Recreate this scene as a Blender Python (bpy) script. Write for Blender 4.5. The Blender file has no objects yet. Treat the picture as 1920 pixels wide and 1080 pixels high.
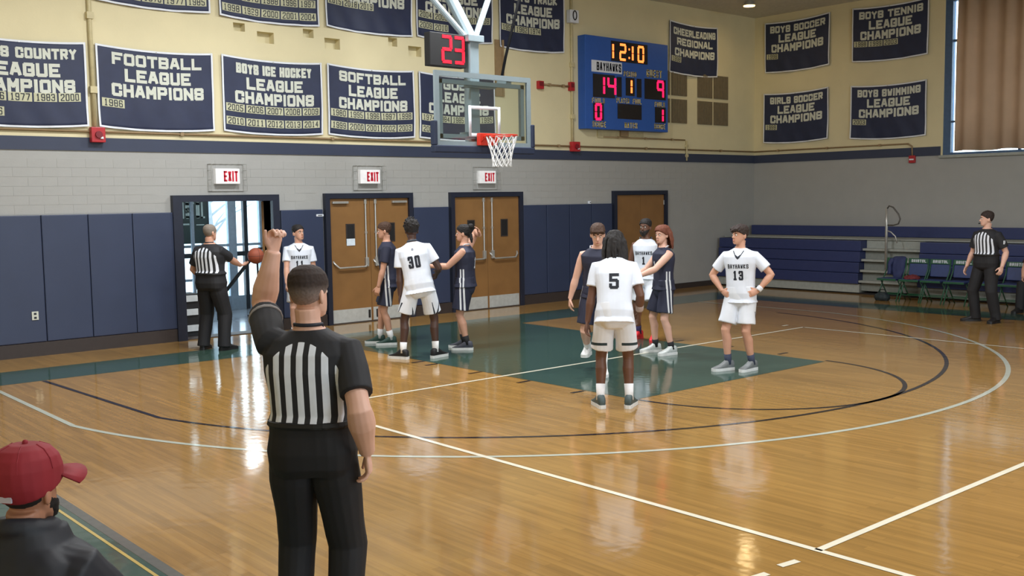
import bpy, bmesh, math, random
import numpy as np
from mathutils import Vector, Matrix, noise
from mathutils.bvhtree import BVHTree
random.seed(7)
SC = bpy.context.scene
COL = SC.collection
PI = math.pi
# ------------------------------------------------------------------ camera, world, lights, exposure
CAM = Vector((-9.8122, -13.093, 2.1316))
RIGHT = Vector((0.754473, -0.656165, -0.014786)); UP = Vector((0.067808, 0.055520, 0.996152)); FWD = Vector((0.652819, 0.752573, -0.086381))
cd = bpy.data.cameras.new('camera'); cam = bpy.data.objects.new('camera', cd); COL.objects.link(cam)
cd.sensor_width = 36.0; cd.lens = 36.0 * 1929.0 / 1920.0; cd.clip_start = 0.05; cd.clip_end = 300
cam.matrix_world = Matrix(((RIGHT.x, UP.x, -FWD.x, CAM.x), (RIGHT.y, UP.y, -FWD.y, CAM.y), (RIGHT.z, UP.z, -FWD.z, CAM.z), (0, 0, 0, 1)))
SC.camera = cam
SC.view_settings.view_transform = 'Standard'; SC.view_settings.look = 'None'; SC.view_settings.gamma = 1.0
SC.view_settings.use_curve_mapping = False; SC.view_settings.exposure = 0.0
wd = bpy.data.worlds.new('overcast_sky'); SC.world = wd; wd.use_nodes = True
bg = wd.node_tree.nodes['Background']; bg.inputs['Color'].default_value = (0.80, 0.92, 1.0, 1); bg.inputs['Strength'].default_value = 5.0
CEIL = 6.45

def area(name, loc, size, power, col=(1, 0.97, 0.9), rot=(0, 0, 0), sy=None):
    l = bpy.data.lights.new(name, 'AREA'); l.energy = power; l.color = col; l.shape = 'RECTANGLE'; l.size = size; l.size_y = sy or size
    o = bpy.data.objects.new(name, l); COL.objects.link(o); o.location = loc; o.rotation_euler = rot
    return o
LAMPS = [(-7.0, -1.6, 110), (-3.4, -1.6, 250), (0.6, -1.6, 280), (-7.0, -7.0, 60), (-3.0, -7.0, 200), (1.5, -7.0, 130), (-7.0, -12.5, 60), (-3.0, -12.5, 190), (1.5, -12.5, 130), (-6, -19, 80), (-1, -19, 120), (9.61, 1.07, 9)]
for i, (lx, ly, e) in enumerate(LAMPS):
    area('ceiling_lamp_light', (lx, ly, CEIL - 0.25), 1.0 if i < 11 else 0.25, e, (0.94, 0.97, 1.0) if i < 11 else (1, 0.75, 0.4))
area('vestibule_ceiling_light', (-1.01, 4.52, 2.66), 0.26, 22, (0.95, 0.98, 1.0))
area('daylight_from_rear_windows', (-4.0, -29.5, 4.4), 14, 1250, (0.72, 0.86, 1.0), (PI / 2, 0, 0), 2.8)

# ------------------------------------------------------------------ materials
def lin(c):
    return tuple(((v / 255) / 12.92 if v / 255 <= 0.04045 else ((v / 255 + 0.055) / 1.055) ** 2.4) for v in c) + (1,)
MATS = {}
def mat(name, rgb, rough=0.6, metal=0.0, var=0.08, scale=14.0, bump=0.0, bscale=60.0, emit=0.0, rgb2=None, spec=0.5):
    if name in MATS: return MATS[name]
    m = bpy.data.materials.new(name); m.use_nodes = True; nt = m.node_tree; N = nt.nodes; L = nt.links
    b = N['Principled BSDF']; b.inputs['Roughness'].default_value = rough; b.inputs['Metallic'].default_value = metal
    b.inputs['Specular IOR Level'].default_value = spec
    tc = N.new('ShaderNodeTexCoord'); nz = N.new('ShaderNodeTexNoise'); nz.inputs['Scale'].default_value = scale; nz.inputs['Detail'].default_value = 3
    L.new(tc.outputs['Object'], nz.inputs['Vector'])
    mr = N.new('ShaderNodeMapRange'); mr.inputs[3].default_value = 1 - var; mr.inputs[4].default_value = 1 + var; mr.inputs[1].default_value = 0.3; mr.inputs[2].default_value = 0.7
    L.new(nz.outputs['Fac'], mr.inputs[0])
    c = lin(rgb)
    mul = N.new('ShaderNodeVectorMath'); mul.operation = 'SCALE'
    if rgb2 is not None:
        at = N.new('ShaderNodeAttribute'); at.attribute_name = 'm'
        gt = N.new('ShaderNodeMath'); gt.operation = 'GREATER_THAN'; gt.inputs[1].default_value = 0.0; L.new(at.outputs['Fac'], gt.inputs[0])
        mx = N.new('ShaderNodeMix'); mx.data_type = 'RGBA'; mx.inputs[6].default_value = c; mx.inputs[7].default_value = lin(rgb2)
        L.new(gt.outputs[0], mx.inputs[0]); L.new(mx.outputs[2], mul.inputs[0])
    else:
        mul.inputs[0].default_value = c[:3]
    L.new(mr.outputs[0], mul.inputs['Scale']); L.new(mul.outputs[0], b.inputs['Base Color'])
    if bump:
        n2 = N.new('ShaderNodeTexNoise'); n2.inputs['Scale'].default_value = bscale; L.new(tc.outputs['Object'], n2.inputs['Vector'])
        bp = N.new('ShaderNodeBump'); bp.inputs['Strength'].default_value = bump; bp.inputs['Distance'].default_value = 0.01
        L.new(n2.outputs['Fac'], bp.inputs['Height']); L.new(bp.outputs[0], b.inputs['Normal'])
    if emit:
        b.inputs['Emission Color'].default_value = c; b.inputs['Emission Strength'].default_value = emit
    MATS[name] = m; return m

def floor_mat(name, rgb, wood=True):
    m = bpy.data.materials.new(name); m.use_nodes = True; nt = m.node_tree; N = nt.nodes; L = nt.links
    b = N['Principled BSDF']; b.inputs['Roughness'].default_value = 0.10; b.inputs['Specular IOR Level'].default_value = 0.6
    tc = N.new('ShaderNodeTexCoord')
    mp = N.new('ShaderNodeMapping'); mp.inputs['Rotation'].default_value = (0, 0, PI / 2); L.new(tc.outputs['Object'], mp.inputs['Vector'])
    if wood:
        br = N.new('ShaderNodeTexBrick'); br.offset = 0.37; br.inputs['Scale'].default_value = 1.0
        br.inputs['Brick Width'].default_value = 1.1; br.inputs['Row Height'].default_value = 0.057; br.inputs['Mortar Size'].default_value = 0.0012
        a = lin(rgb); br.inputs['Color1'].default_value = tuple(v * 0.90 for v in a[:3]) + (1,); br.inputs['Color2'].default_value = tuple(min(1, v * 1.1) for v in a[:3]) + (1,)
        br.inputs['Mortar'].default_value = tuple(v * 0.75 for v in a[:3]) + (1,)
        L.new(mp.outputs[0], br.inputs['Vector'])
        mp2 = N.new('ShaderNodeMapping'); mp2.inputs['Scale'].default_value = (1.2, 22, 1); L.new(mp.outputs[0], mp2.inputs['Vector'])
        nz = N.new('ShaderNodeTexNoise'); nz.inputs['Scale'].default_value = 1.0; nz.inputs['Detail'].default_value = 4; L.new(mp2.outputs[0], nz.inputs['Vector'])
        mr = N.new('ShaderNodeMapRange'); mr.inputs[1].default_value = 0.3; mr.inputs[2].default_value = 0.7; mr.inputs[3].default_value = 0.86; mr.inputs[4].default_value = 1.12
        L.new(nz.outputs['Fac'], mr.inputs[0])
        mul = N.new('ShaderNodeVectorMath'); mul.operation = 'SCALE'; L.new(br.outputs['Color'], mul.inputs[0]); L.new(mr.outputs[0], mul.inputs['Scale'])
        L.new(mul.outputs[0], b.inputs['Base Color'])
    else:
        nz = N.new('ShaderNodeTexNoise'); nz.inputs['Scale'].default_value = 5.0; L.new(tc.outputs['Object'], nz.inputs['Vector'])
        mr = N.new('ShaderNodeMapRange'); mr.inputs[3].default_value = 0.92; mr.inputs[4].default_value = 1.08; L.new(nz.outputs['Fac'], mr.inputs[0])
        mul = N.new('ShaderNodeVectorMath'); mul.operation = 'SCALE'; mul.inputs[0].default_value = lin(rgb)[:3]; L.new(mr.outputs[0], mul.inputs['Scale'])
        L.new(mul.outputs[0], b.inputs['Base Color'])
    n3 = N.new('ShaderNodeTexNoise'); n3.inputs['Scale'].default_value = 9.0; n3.inputs['Detail'].default_value = 1; L.new(mp.outputs[0], n3.inputs['Vector'])
    bp = N.new('ShaderNodeBump'); bp.inputs['Strength'].default_value = 0.10; bp.inputs['Distance'].default_value = 0.01; L.new(n3.outputs['Fac'], bp.inputs['Height']); L.new(bp.outputs[0], b.inputs['Normal'])
    return m

def glass_mat(name, tint=(0.9, 0.97, 0.96), rough=0.02, mix=0.12):
    m = bpy.data.materials.new(name); m.use_nodes = True; nt = m.node_tree; N = nt.nodes; L = nt.links
    for n in list(N): N.remove(n)
    out = N.new('ShaderNodeOutputMaterial'); tr = N.new('ShaderNodeBsdfTransparent'); tr.inputs[0].default_value = tint + (1,)
    gl = N.new('ShaderNodeBsdfGlossy'); gl.inputs['Roughness'].default_value = rough
    fr = N.new('ShaderNodeFresnel'); fr.inputs['IOR'].default_value = 1.45
    ad = N.new('ShaderNodeMath'); ad.operation = 'MULTIPLY_ADD'; ad.inputs[1].default_value = 0.8; ad.inputs[2].default_value = mix * 0.2
    L.new(fr.outputs[0], ad.inputs[0]); mx = N.new('ShaderNodeMixShader'); L.new(ad.outputs[0], mx.inputs[0]); L.new(tr.outputs[0], mx.inputs[1]); L.new(gl.outputs[0], mx.inputs[2]); L.new(mx.outputs[0], out.inputs[0])
    return m

m_cream = mat('cream_wall_paint', (222, 211, 172), 0.75, var=0.03, scale=2, bump=0.15, bscale=30)
m_grayw = mat('gray_wall_paint', (164, 164, 161), 0.6, var=0.03, scale=3, bump=0.1, bscale=30)
m_band = mat('navy_wall_paint', (52, 60, 82), 0.55, var=0.04, scale=3)
m_pad = mat('navy_pad_vinyl', (50, 60, 86), 0.42, var=0.05, scale=2, bump=0.05, bscale=12)
m_padbase = mat('dark_wood_base', (54, 46, 44), 0.5)
m_frame = mat('navy_door_frame', (29, 35, 52), 0.45)
m_oak = mat('honey_oak_veneer', (136, 99, 58), 0.4, var=0.10, scale=3)
m_steel = mat('satin_steel', (190, 190, 186), 0.35, 0.6)
m_alu = mat('kick_plate_steel', (196, 200, 198), 0.45, 0.3)
m_ceil = mat('ceiling_paint', (208, 204, 192), 0.85)
m_cloth = mat('navy_banner_cloth', (38, 46, 74), 0.6, var=0.10, scale=5)
m_cream2 = mat('cream_felt', (208, 212, 200), 0.8, var=0.04)
m_year = mat('tan_felt_patch', (196, 196, 166), 0.8, var=0.05)
m_white = mat('white_trim_cloth', (225, 230, 238), 0.7, var=0.03)
m_ink = mat('dark_ink', (26, 32, 46), 0.6)
m_black = mat('black_plastic', (20, 20, 22), 0.6)
m_red = mat('red_enamel', (176, 36, 44), 0.4)
m_conduit = mat('painted_conduit', (200, 188, 146), 0.55)
m_conduit2 = mat('brown_conduit', (150, 126, 92), 0.55)
m_pipeg = mat('gray_conduit', (170, 172, 168), 0.45, 0.3)
m_sb = mat('royal_blue_panel', (44, 92, 176), 0.45, var=0.03)
m_yel = mat('yellow_vinyl_lettering', (222, 200, 110), 0.6)
m_led = mat('red_led', (255, 20, 40), 0.4, emit=2.2)
m_led2 = mat('pink_red_led', (255, 22, 78), 0.4, emit=2.0)
m_led3 = mat('orange_led', (255, 118, 52), 0.4, emit=2.6)
m_hoopw = mat('gray_white_steel', (134, 148, 154), 0.4, var=0.03)
m_rim = mat('orange_rim_steel', (206, 52, 34), 0.4)
m_bbpad = mat('navy_edge_padding', (36, 46, 70), 0.6)
m_net = mat('white_net_cord', (235, 236, 236), 0.8)
m_glassbb = glass_mat('backboard_glass', (0.94, 0.98, 0.98))
m_glass = glass_mat('door_glass', (0.92, 0.98, 1.0))
m_tan = mat('tan_curtain_cloth', (200, 172, 146), 0.85, var=0.05, scale=3)
m_winfr = mat('blue_window_frame', (70, 96, 130), 0.5)
m_tile = mat('vestibule_tile', (150, 162, 178), 0.12, var=0.06, scale=2)
m_alum = mat('aluminium_stile', (150, 168, 186), 0.4, 0.4)
m_dkalum = mat('dark_aluminium', (44, 50, 58), 0.4, 0.3)
m_green = mat('dark_green_vinyl', (28, 50, 52), 0.5)
m_bleach = mat('navy_bleacher_plastic', (46, 56, 100), 0.5, var=0.05)
m_bleach2 = mat('gray_bleacher_steel', (160, 164, 158), 0.5)
m_chg = mat('green_chair_steel', (34, 82, 58), 0.4)
m_chn = mat('navy_chair_vinyl', (44, 60, 108), 0.5)
m_snow = mat('pale_ground', (228, 232, 236), 0.9)
m_bark = mat('gray_bark', (150, 158, 166), 0.9, bump=0.4)
m_ball = mat('orange_ball_leather', (146, 72, 48), 0.6, bump=0.3, bscale=220)

# ------------------------------------------------------------------ helpers
def obj(name, me, m=None, parent=None, **props):
    if isinstance(me, bmesh.types.BMesh):
        b = me; me = bpy.data.meshes.new(name); b.to_mesh(me); b.free()
    o = bpy.data.objects.new(name, me); COL.objects.link(o)
    if m is not None and len(me.materials) == 0: me.materials.append(m)
    if parent is not None: o.parent = parent
    for k, v in props.items(): o[k] = v
    return o
def empty(name, label, cat, loc=(0, 0, 0), rz=0.0, group=None, rot=None):
    o = bpy.data.objects.new(name, None); COL.objects.link(o); o.empty_display_size = 0.1
    o.location = loc; o.rotation_euler = rot or (0, 0, rz); o['label'] = label; o['category'] = cat
    if group: o['group'] = group
    return o
def BM(): return bmesh.new()
def box(bm, lo, hi, bevel=0.0):
    vs = [bm.verts.new((x, y, z)) for x in (lo[0], hi[0]) for y in (lo[1], hi[1]) for z in (lo[2], hi[2])]
    fs = [bm.faces.new([vs[i] for i in f]) for f in ((0, 1, 3, 2), (4, 6, 7, 5), (0, 4, 5, 1), (2, 3, 7, 6), (0, 2, 6, 4), (1, 5, 7, 3))]
    if bevel:
        es = list({e for f in fs for e in f.edges})
        bmesh.ops.bevel(bm, geom=es, offset=bevel, segments=2, affect='EDGES', profile=0.6)
    return bm
def bx(lo, hi, bevel=0.0):
    b = box(BM(), lo, hi, bevel); bmesh.ops.recalc_face_normals(b, faces=b.faces); return b
def tube(bm, pts, rad, n=10, flat=None, cap=True):
    """tube along points; rad is a number or a list; flat=(axis, factor) squashes the ring along an axis"""
    pts = [Vector(p) for p in pts]; k = len(pts)
    if not hasattr(rad, '__len__'): rad = [rad] * k
    d0 = (pts[1] - pts[0]).normalized(); a = d0.orthogonal().normalized()
    rings = []
    for i, p in enumerate(pts):
        d = ((pts[min(i + 1, k - 1)] - pts[i]).normalized() + (pts[i] - pts[max(i - 1, 0)]).normalized())
        if d.length < 1e-6: d = pts[min(i + 1, k - 1)] - pts[max(i - 1, 0)]
        d.normalize(); a = (a - d * a.dot(d)).normalized(); b = d.cross(a)
        ring = []
        for j in range(n):
            t = 2 * PI * j / n; v = (a * math.cos(t) + b * math.sin(t)) * rad[i]
            if flat: v -= Vector(flat[0]) * v.dot(Vector(flat[0])) * (1 - flat[1])
            ring.append(bm.verts.new(p + v))
        rings.append(ring)
    for r0, r1 in zip(rings, rings[1:]):
        for j in range(n): bm.faces.new((r0[j], r0[(j + 1) % n], r1[(j + 1) % n], r1[j]))
    if cap: bm.faces.new(rings[0][::-1]); bm.faces.new(rings[-1])
    return bm
def loft(bm, rings, cap=True):
    vs = [[bm.verts.new(p) for p in r] for r in rings]; n = len(vs[0])
    for r0, r1 in zip(vs, vs[1:]):
        for j in range(n): bm.faces.new((r0[j], r0[(j + 1) % n], r1[(j + 1) % n], r1[j]))
    if cap: bm.faces.new(vs[0][::-1]); bm.faces.new(vs[-1])
    return bm
def ball(bm, c, r, u=14, v=9, M=None):
    r = (r, r, r) if not hasattr(r, '__len__') else r
    M4 = Matrix.Translation(Vector(c)) @ (M.to_4x4() if M else Matrix()) @ Matrix.Diagonal((r[0], r[1], r[2], 1))
    bmesh.ops.create_uvsphere(bm, u_segments=u, v_segments=v, radius=1, matrix=M4); return bm
def smooth(o):
    o.data.shade_smooth(); return o
def tb(*a, **k):
    b = BM(); tube(b, *a, **k); bmesh.ops.recalc_face_normals(b, faces=b.faces); return b

# block stroke lettering
F = {
 'A': [[(0, 0), (1.5, 6), (2.5, 6), (4, 0)], [(.8, 2), (3.2, 2)]], 'B': [[(0, 0), (0, 6), (3.3, 6), (4, 5.3), (4, 3.7), (3.3, 3), (0, 3)], [(3.3, 3), (4, 2.3), (4, .7), (3.3, 0), (0, 0)]],
 'C': [[(4, 4.4), (4, 5.4), (3.4, 6), (.6, 6), (0, 5.4), (0, .6), (.6, 0), (3.4, 0), (4, .6), (4, 1.6)]], 'D': [[(0, 0), (0, 6), (3, 6), (4, 5), (4, 1), (3, 0), (0, 0)]],
 'E': [[(4, 6), (0, 6), (0, 0), (4, 0)], [(0, 3), (3, 3)]], 'F': [[(4, 6), (0, 6), (0, 0)], [(0, 3), (3, 3)]],
 'G': [[(4, 4.6), (4, 5.4), (3.4, 6), (.6, 6), (0, 5.4), (0, .6), (.6, 0), (3.4, 0), (4, .6), (4, 2.7), (2.4, 2.7)]], 'H': [[(0, 0), (0, 6)], [(4, 0), (4, 6)], [(0, 3), (4, 3)]],
 'I': [[(2, 0), (2, 6)]], 'K': [[(0, 0), (0, 6)], [(4, 6), (.4, 3), (4, 0)]], 'L': [[(0, 6), (0, 0), (4, 0)]], 'M': [[(0, 0), (0, 6), (2, 2.4), (4, 6), (4, 0)]], 'N': [[(0, 0), (0, 6), (4, 0), (4, 6)]],
 'O': [[(.6, 0), (0, .6), (0, 5.4), (.6, 6), (3.4, 6), (4, 5.4), (4, .6), (3.4, 0), (.6, 0)]], 'P': [[(0, 0), (0, 6), (3.3, 6), (4, 5.3), (4, 3.4), (3.3, 2.7), (0, 2.7)]],
 'R': [[(0, 0), (0, 6), (3.3, 6), (4, 5.3), (4, 3.5), (3.3, 2.8), (0, 2.8)], [(2, 2.8), (4, 0)]], 'S': [[(4, 4.6), (4, 5.4), (3.4, 6), (.6, 6), (0, 5.4), (0, 3.7), (.6, 3.1), (3.4, 2.9), (4, 2.3), (4, .6), (3.4, 0), (.6, 0), (0, .6), (0, 1.4)]],
 'T': [[(0, 6), (4, 6)], [(2, 6), (2, 0)]], 'U': [[(0, 6), (0, .6), (.6, 0), (3.4, 0), (4, .6), (4, 6)]], 'V': [[(0, 6), (2, 0), (4, 6)]], 'W': [[(0, 6), (.8, 0), (2, 3.6), (3.2, 0), (4, 6)]],
 'X': [[(0, 0), (4, 6)], [(0, 6), (4, 0)]], 'Y': [[(0, 6), (2, 3), (4, 6)], [(2, 3), (2, 0)]],
 '0': [[(.6, 0), (0, .6), (0, 5.4), (.6, 6), (3.4, 6), (4, 5.4), (4, .6), (3.4, 0), (.6, 0)]], '1': [[(1, 5), (2, 6), (2, 0)], [(1, 0), (3, 0)]], '2': [[(0, 4.8), (0, 5.4), (.6, 6), (3.4, 6), (4, 5.4), (4, 3.8), (0, .9), (0, 0), (4, 0)]],
 '3': [[(0, 4.9), (0, 5.4), (.6, 6), (3.4, 6), (4, 5.4), (4, 3.6), (3.4, 3.1), (1.4, 3.1)], [(3.4, 3.1), (4, 2.5), (4, .6), (3.4, 0), (.6, 0), (0, .6), (0, 1.2)]], '4': [[(3, 0), (3, 6), (0, 2), (4, 2)]],
 '5': [[(4, 6), (0, 6), (0, 3.4), (3.2, 3.4), (4, 2.8), (4, .6), (3.4, 0), (.6, 0), (0, .6), (0, 1.2)]], '6': [[(4, 4.9), (4, 5.4), (3.4, 6), (.6, 6), (0, 5.4), (0, .6), (.6, 0), (3.4, 0), (4, .6), (4, 2.6), (3.4, 3.2), (0, 3.2)]],
 '7': [[(0, 6), (4, 6), (4, 5), (1.6, 0)]], '8': [[(.6, 3.1), (0, 3.7), (0, 5.4), (.6, 6), (3.4, 6), (4, 5.4), (4, 3.7), (3.4, 3.1), (.6, 3.1), (0, 2.5), (0, .6), (.6, 0), (3.4, 0), (4, .6), (4, 2.5), (3.4, 3.1)]],
 '9': [[(0, 1.1), (0, .6), (.6, 0), (3.4, 0), (4, .6), (4, 5.4), (3.4, 6), (.6, 6), (0, 5.4), (0, 3.4), (.6, 2.8), (4, 2.8)]], ' ': []}
def poly_quads(pl, th, step):
    out = []
    for (x0, y0), (x1, y1) in zip(pl, pl[1:]):
        L = math.hypot(x1 - x0, y1 - y0)
        if L < 1e-9: continue
        dx, dy = (x1 - x0) / L, (y1 - y0) / L; e = th * 0.5 * (1 if abs(dx) < .02 or abs(dy) < .02 else .55)
        ax, ay, bx_, by = x0 - dx * e, y0 - dy * e, x1 + dx * e, y1 + dy * e; n = max(1, int(math.ceil((L + 2 * e) / step))); nx, ny = -dy * th / 2, dx * th / 2
        for i in range(n):
            s, t = i / n, (i + 1) / n
            p = (ax + (bx_ - ax) * s, ay + (by - ay) * s); q = (ax + (bx_ - ax) * t, ay + (by - ay) * t)
            out.append([(p[0] - nx, p[1] - ny), (q[0] - nx, q[1] - ny), (q[0] + nx, q[1] + ny), (p[0] + nx, p[1] + ny)])
    return out
def text_quads(s, h, w, cx, cy, th=0.18, step=9, gap=0.28):
    """text of cap height h and total width w centred on (cx, cy); th = stroke thickness as a share of h"""
    t = th * h; adv = []
    for ch in s: adv.append(0.55 if ch == ' ' else (0.42 if ch == 'I' else 1.0))
    tot = sum(adv) + gap * (len(s) - 1); unit = w / tot; x = cx - w / 2; out = []
    for ch, a in zip(s, adv):
        cw = unit * a
        for pl in F[ch]:
            if ch == 'I': pts = [(x + cw / 2, cy - h / 2 + t / 2 + py / 6 * (h - t)) for px, py in pl]
            else: pts = [(x + t / 2 + px / 4 * (cw - t), cy - h / 2 + t / 2 + py / 6 * (h - t)) for px, py in pl]
            out += poly_quads(pts, t, step)
        x += cw + unit * gap
    return out
def text_words(s, *a):
    out = []; ws = s.split(' ')
    if len(ws) == 1: return [text_quads(s, *a)]
    for k in range(len(ws)):
        F['~'] = []; t = ' '.join(w if i == k else '~' * len(w) for i, w in enumerate(ws)); q = text_quads2(t, s, *a); out.append(q)
    return out
def text_quads2(t, s, *a):
    # quads of the characters of s kept in t, laid out as the whole line
    keep = text_quads.__globals__; full = []; i0 = 0; h, w, cx, cy = a[:4]
    th, step, gap = (list(a[4:]) + [0.18, 9, 0.28][len(a) - 4:])[:3]
    adv = [0.55 if c == ' ' else (0.42 if c == 'I' else 1.0) for c in s]; unit = w / (sum(adv) + gap * (len(s) - 1)); idx = [i for i, c in enumerate(t) if c not in '~ ']
    x = cx - w / 2 + sum(adv[:idx[0]]) * unit + gap * unit * idx[0]; word = ''.join(t[i] for i in idx); ww = sum(adv[i] for i in idx) * unit + gap * unit * (len(idx) - 1)
    return text_quads(word, h, ww, x + ww / 2, cy, th, step, gap)
def quads_mesh(name, quads, fn):
    vs = []; fs = []
    for i, q in enumerate(quads):
        for p in q: vs.append(fn(p[0], p[1], i))
        fs.append((4 * i, 4 * i + 1, 4 * i + 2, 4 * i + 3))
    me = bpy.data.meshes.new(name); me.from_pydata([tuple(v) for v in vs], [], fs); me.update(); return me
def rect(x0, y0, x1, y1): return [(x0, y0), (x1, y0), (x1, y1), (x0, y1)]
SEG = {'0': 'abcdef', '1': 'bc', '2': 'abged', '3': 'abgcd', '4': 'fgbc', '9': 'abfgc', '6': 'afgedc'}
def seg_quads(ch, x, y, w, h, t):
    P = {'a': ((0, h), (w, h)), 'b': ((w, h), (w, h / 2)), 'c': ((w, h / 2), (w, 0)), 'd': ((0, 0), (w, 0)), 'e': ((0, h / 2), (0, 0)), 'f': ((0, h), (0, h / 2)), 'g': ((0, h / 2), (w, h / 2))}
    out = []
    for s in SEG[ch]:
        (ax, ay), (bx_, by) = P[s]; g = t * 0.18
        if ax == bx_: out.append(rect(x + ax - t / 2, y + min(ay, by) + g, x + ax + t / 2, y + max(ay, by) - g))
        else: out.append(rect(x + min(ax, bx_) - t * .3 + g, y + ay - t / 2, x + max(ax, bx_) + t * .3 - g, y + ay + t / 2))
    return out
def slab_mesh(name, quads, M, depth=0.006):
    """print with a little thickness, laid in the plane of M (x right, y up, z out)"""
    b = BM()
    for q in quads:
        lo = [b.verts.new(M @ Vector((p[0], p[1], 0))) for p in q]; hi = [b.verts.new(M @ Vector((p[0], p[1], depth))) for p in q]
        b.faces.new(hi)
        for i in range(4): b.faces.new((lo[i], lo[(i + 1) % 4], hi[(i + 1) % 4], hi[i]))
    return b
# plane frames: back wall faces -Y, right wall faces -X
def back_plane(x, y, z): return Matrix(((1, 0, 0, x), (0, 0, -1, y), (0, 1, 0, z), (0, 0, 0, 1)))
def right_plane(x, y, z): return Matrix(((0, 0, -1, x), (-1, 0, 0, y), (0, 1, 0, z), (0, 0, 0, 1)))

# ------------------------------------------------------------------ the room
YW, XR, XL, YF = 2.35, 11.6, -12.5, -30.0
ZB, ZT = 2.92, 3.11
def wall_sheet(x0, x1, z0, z1, holes, depth):
    """front sheet at local y=0 with real openings of the given depth; holes = (x0,x1,z0,z1,has_back)"""
    b = BM(); xs = sorted({x0, x1, *[h[0] for h in holes], *[h[1] for h in holes]}); zs = sorted({z0, z1, *[h[2] for h in holes], *[h[3] for h in holes]})
    def q(*p): b.faces.new([b.verts.new(v) for v in p])
    for xa, xb in zip(xs, xs[1:]):
        for za, zb in zip(zs, zs[1:]):
            cx, cz = (xa + xb) / 2, (za + zb) / 2
            if any(h[0] < cx < h[1] and h[2] < cz < h[3] for h in holes): continue
            q((xa, 0, za), (xb, 0, za), (xb, 0, zb), (xa, 0, zb))
    for h in holes:
        a, c, e, f, back = h; d = depth
        q((a, 0, e), (a, d, e), (a, d, f), (a, 0, f)); q((c, 0, e), (c, 0, f), (c, d, f), (c, d, e)); q((a, 0, f), (a, d, f), (c, d, f), (c, 0, f)); q((a, 0, e), (c, 0, e), (c, d, e), (a, d, e))
        if back: q((a, d, e), (c, d, e), (c, d, f), (a, d, f))
    return b
fl = obj('floor', bx((XL, YF, -0.2), (XR, YW + 0.02, 0)), floor_mat('maple_floor', (158, 121, 66)), kind='structure')
obj('ceiling', bx((XL, YF, CEIL), (XR, YW + 0.3, CEIL + 0.2)), m_ceil, kind='structure')
obj('wall_left', bx((XL - 0.2, YF, 0), (XL, YW + 0.3, CEIL)), m_cream, kind='structure')
obj('wall_front', bx((XL - 0.2, YF - 0.2, 0), (XR + 0.2, YF, CEIL)), m_cream, kind='structure')
D1 = (-3.20, -1.66, 0.0, 2.16)   # clear opening of door 1
wb = obj('wall_back', wall_sheet(XL, XR, 0, ZB, [D1 + (False,)], 0.28), m_grayw, kind='structure'); wb.location = (0, YW, 0)
NICHE = [(-1.79, -1.49, 4.71, 4.89), (-0.54, -0.24, 4.72, 4.90), (1.19, 1.48, 4.73, 4.91), (-2.2, -2.0, 4.86, 4.99), (-0.95, -0.75, 4.87, 5.01), (0.76, 0.95, 4.87, 5.02)]
up = obj('wall_upper_back', wall_sheet(XL, XR, ZB, CEIL, [n + (True,) for n in NICHE], 0.16), m_cream, kind='structure'); up.location = (0, YW, 0)
obj('wall_backing', bx((XL, YW + 0.3, ZB), (XR, YW + 0.45, CEIL)), m_cream, kind='structure')
obj('trim_1', bx((XL, YW - 0.02, ZB), (XR - 0.02, YW + 0.01, ZT)), m_band, kind='structure')
# glazed blocks of the grey strip above the pads
blk = bpy.data.meshes.new('block'); b = bx((0.001, -0.003, 0.001), (0.399, 0.004, 0.1315), 0.001); b.to_mesh(blk); b.free(); blk.materials.append(m_grayw)
DOORS = [(-3.36, -1.53), (-0.68, 1.17), (2.02, 3.85), (6.46, 8.24)]
nb = 0
for r in range(7):
    z = 2.01 + r * 0.1325
    if z + 0.13 > ZB: break
    for k in range(-16, 26):
        x = k * 0.40 + (0.2 if r % 2 else 0.0)
        if x < -6.6 or x > 9.3 or (z < 2.31 and any(x + 0.4 > d0 and x < d1 for d0, d1 in DOORS)) or nb >= 280: continue
        o = obj('block', blk, None, wb); o.location = (x, 0, z); nb += 1
# navy pads, base boards
PADS = [(x, x + 0.65) for x in [-5.92 + 0.65 * k for k in range(-10, 4)]] + [(-1.50, -0.70), (1.19, 2.00), (3.87, 4.50), (4.51, 5.15), (5.16, 5.80), (5.81, 6.44)]
for a, c in PADS:
    obj('wall_pad', bx((a + 0.004, -0.055, 0.2), (c - 0.004, -0.001, 2.0), 0.012), m_pad, wb)
for i, (a, c) in enumerate([(XL, -3.33), (-1.52, -0.68), (1.18, 2.03), (3.85, 6.46)]):
    obj('baseboard_back', bx((a, YW - 0.06, 0), (c, YW - 0.002, 0.195)), m_padbase, kind='structure')
obj('baseboard_back', bx((8.25, YW - 0.03, 0), (XR - 0.05, YW - 0.001, 0.12)), m_padbase, kind='structure')
# outlet on a left pad
ol = empty('wall_outlet', 'small cream wall outlet plate low on the navy pads left of the open exit', 'outlet', (-5.42, YW - 0.056, 0.58))
obj('plate', bx((-0.045, -0.012, -0.06), (0.045, 0, 0.06), 0.004), m_cream2, ol)
for z in (-0.028, 0.028): obj('socket', bx((-0.017, -0.016, z - 0.014), (0.017, -0.011, z + 0.014)), m_ink, ol)
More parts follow.
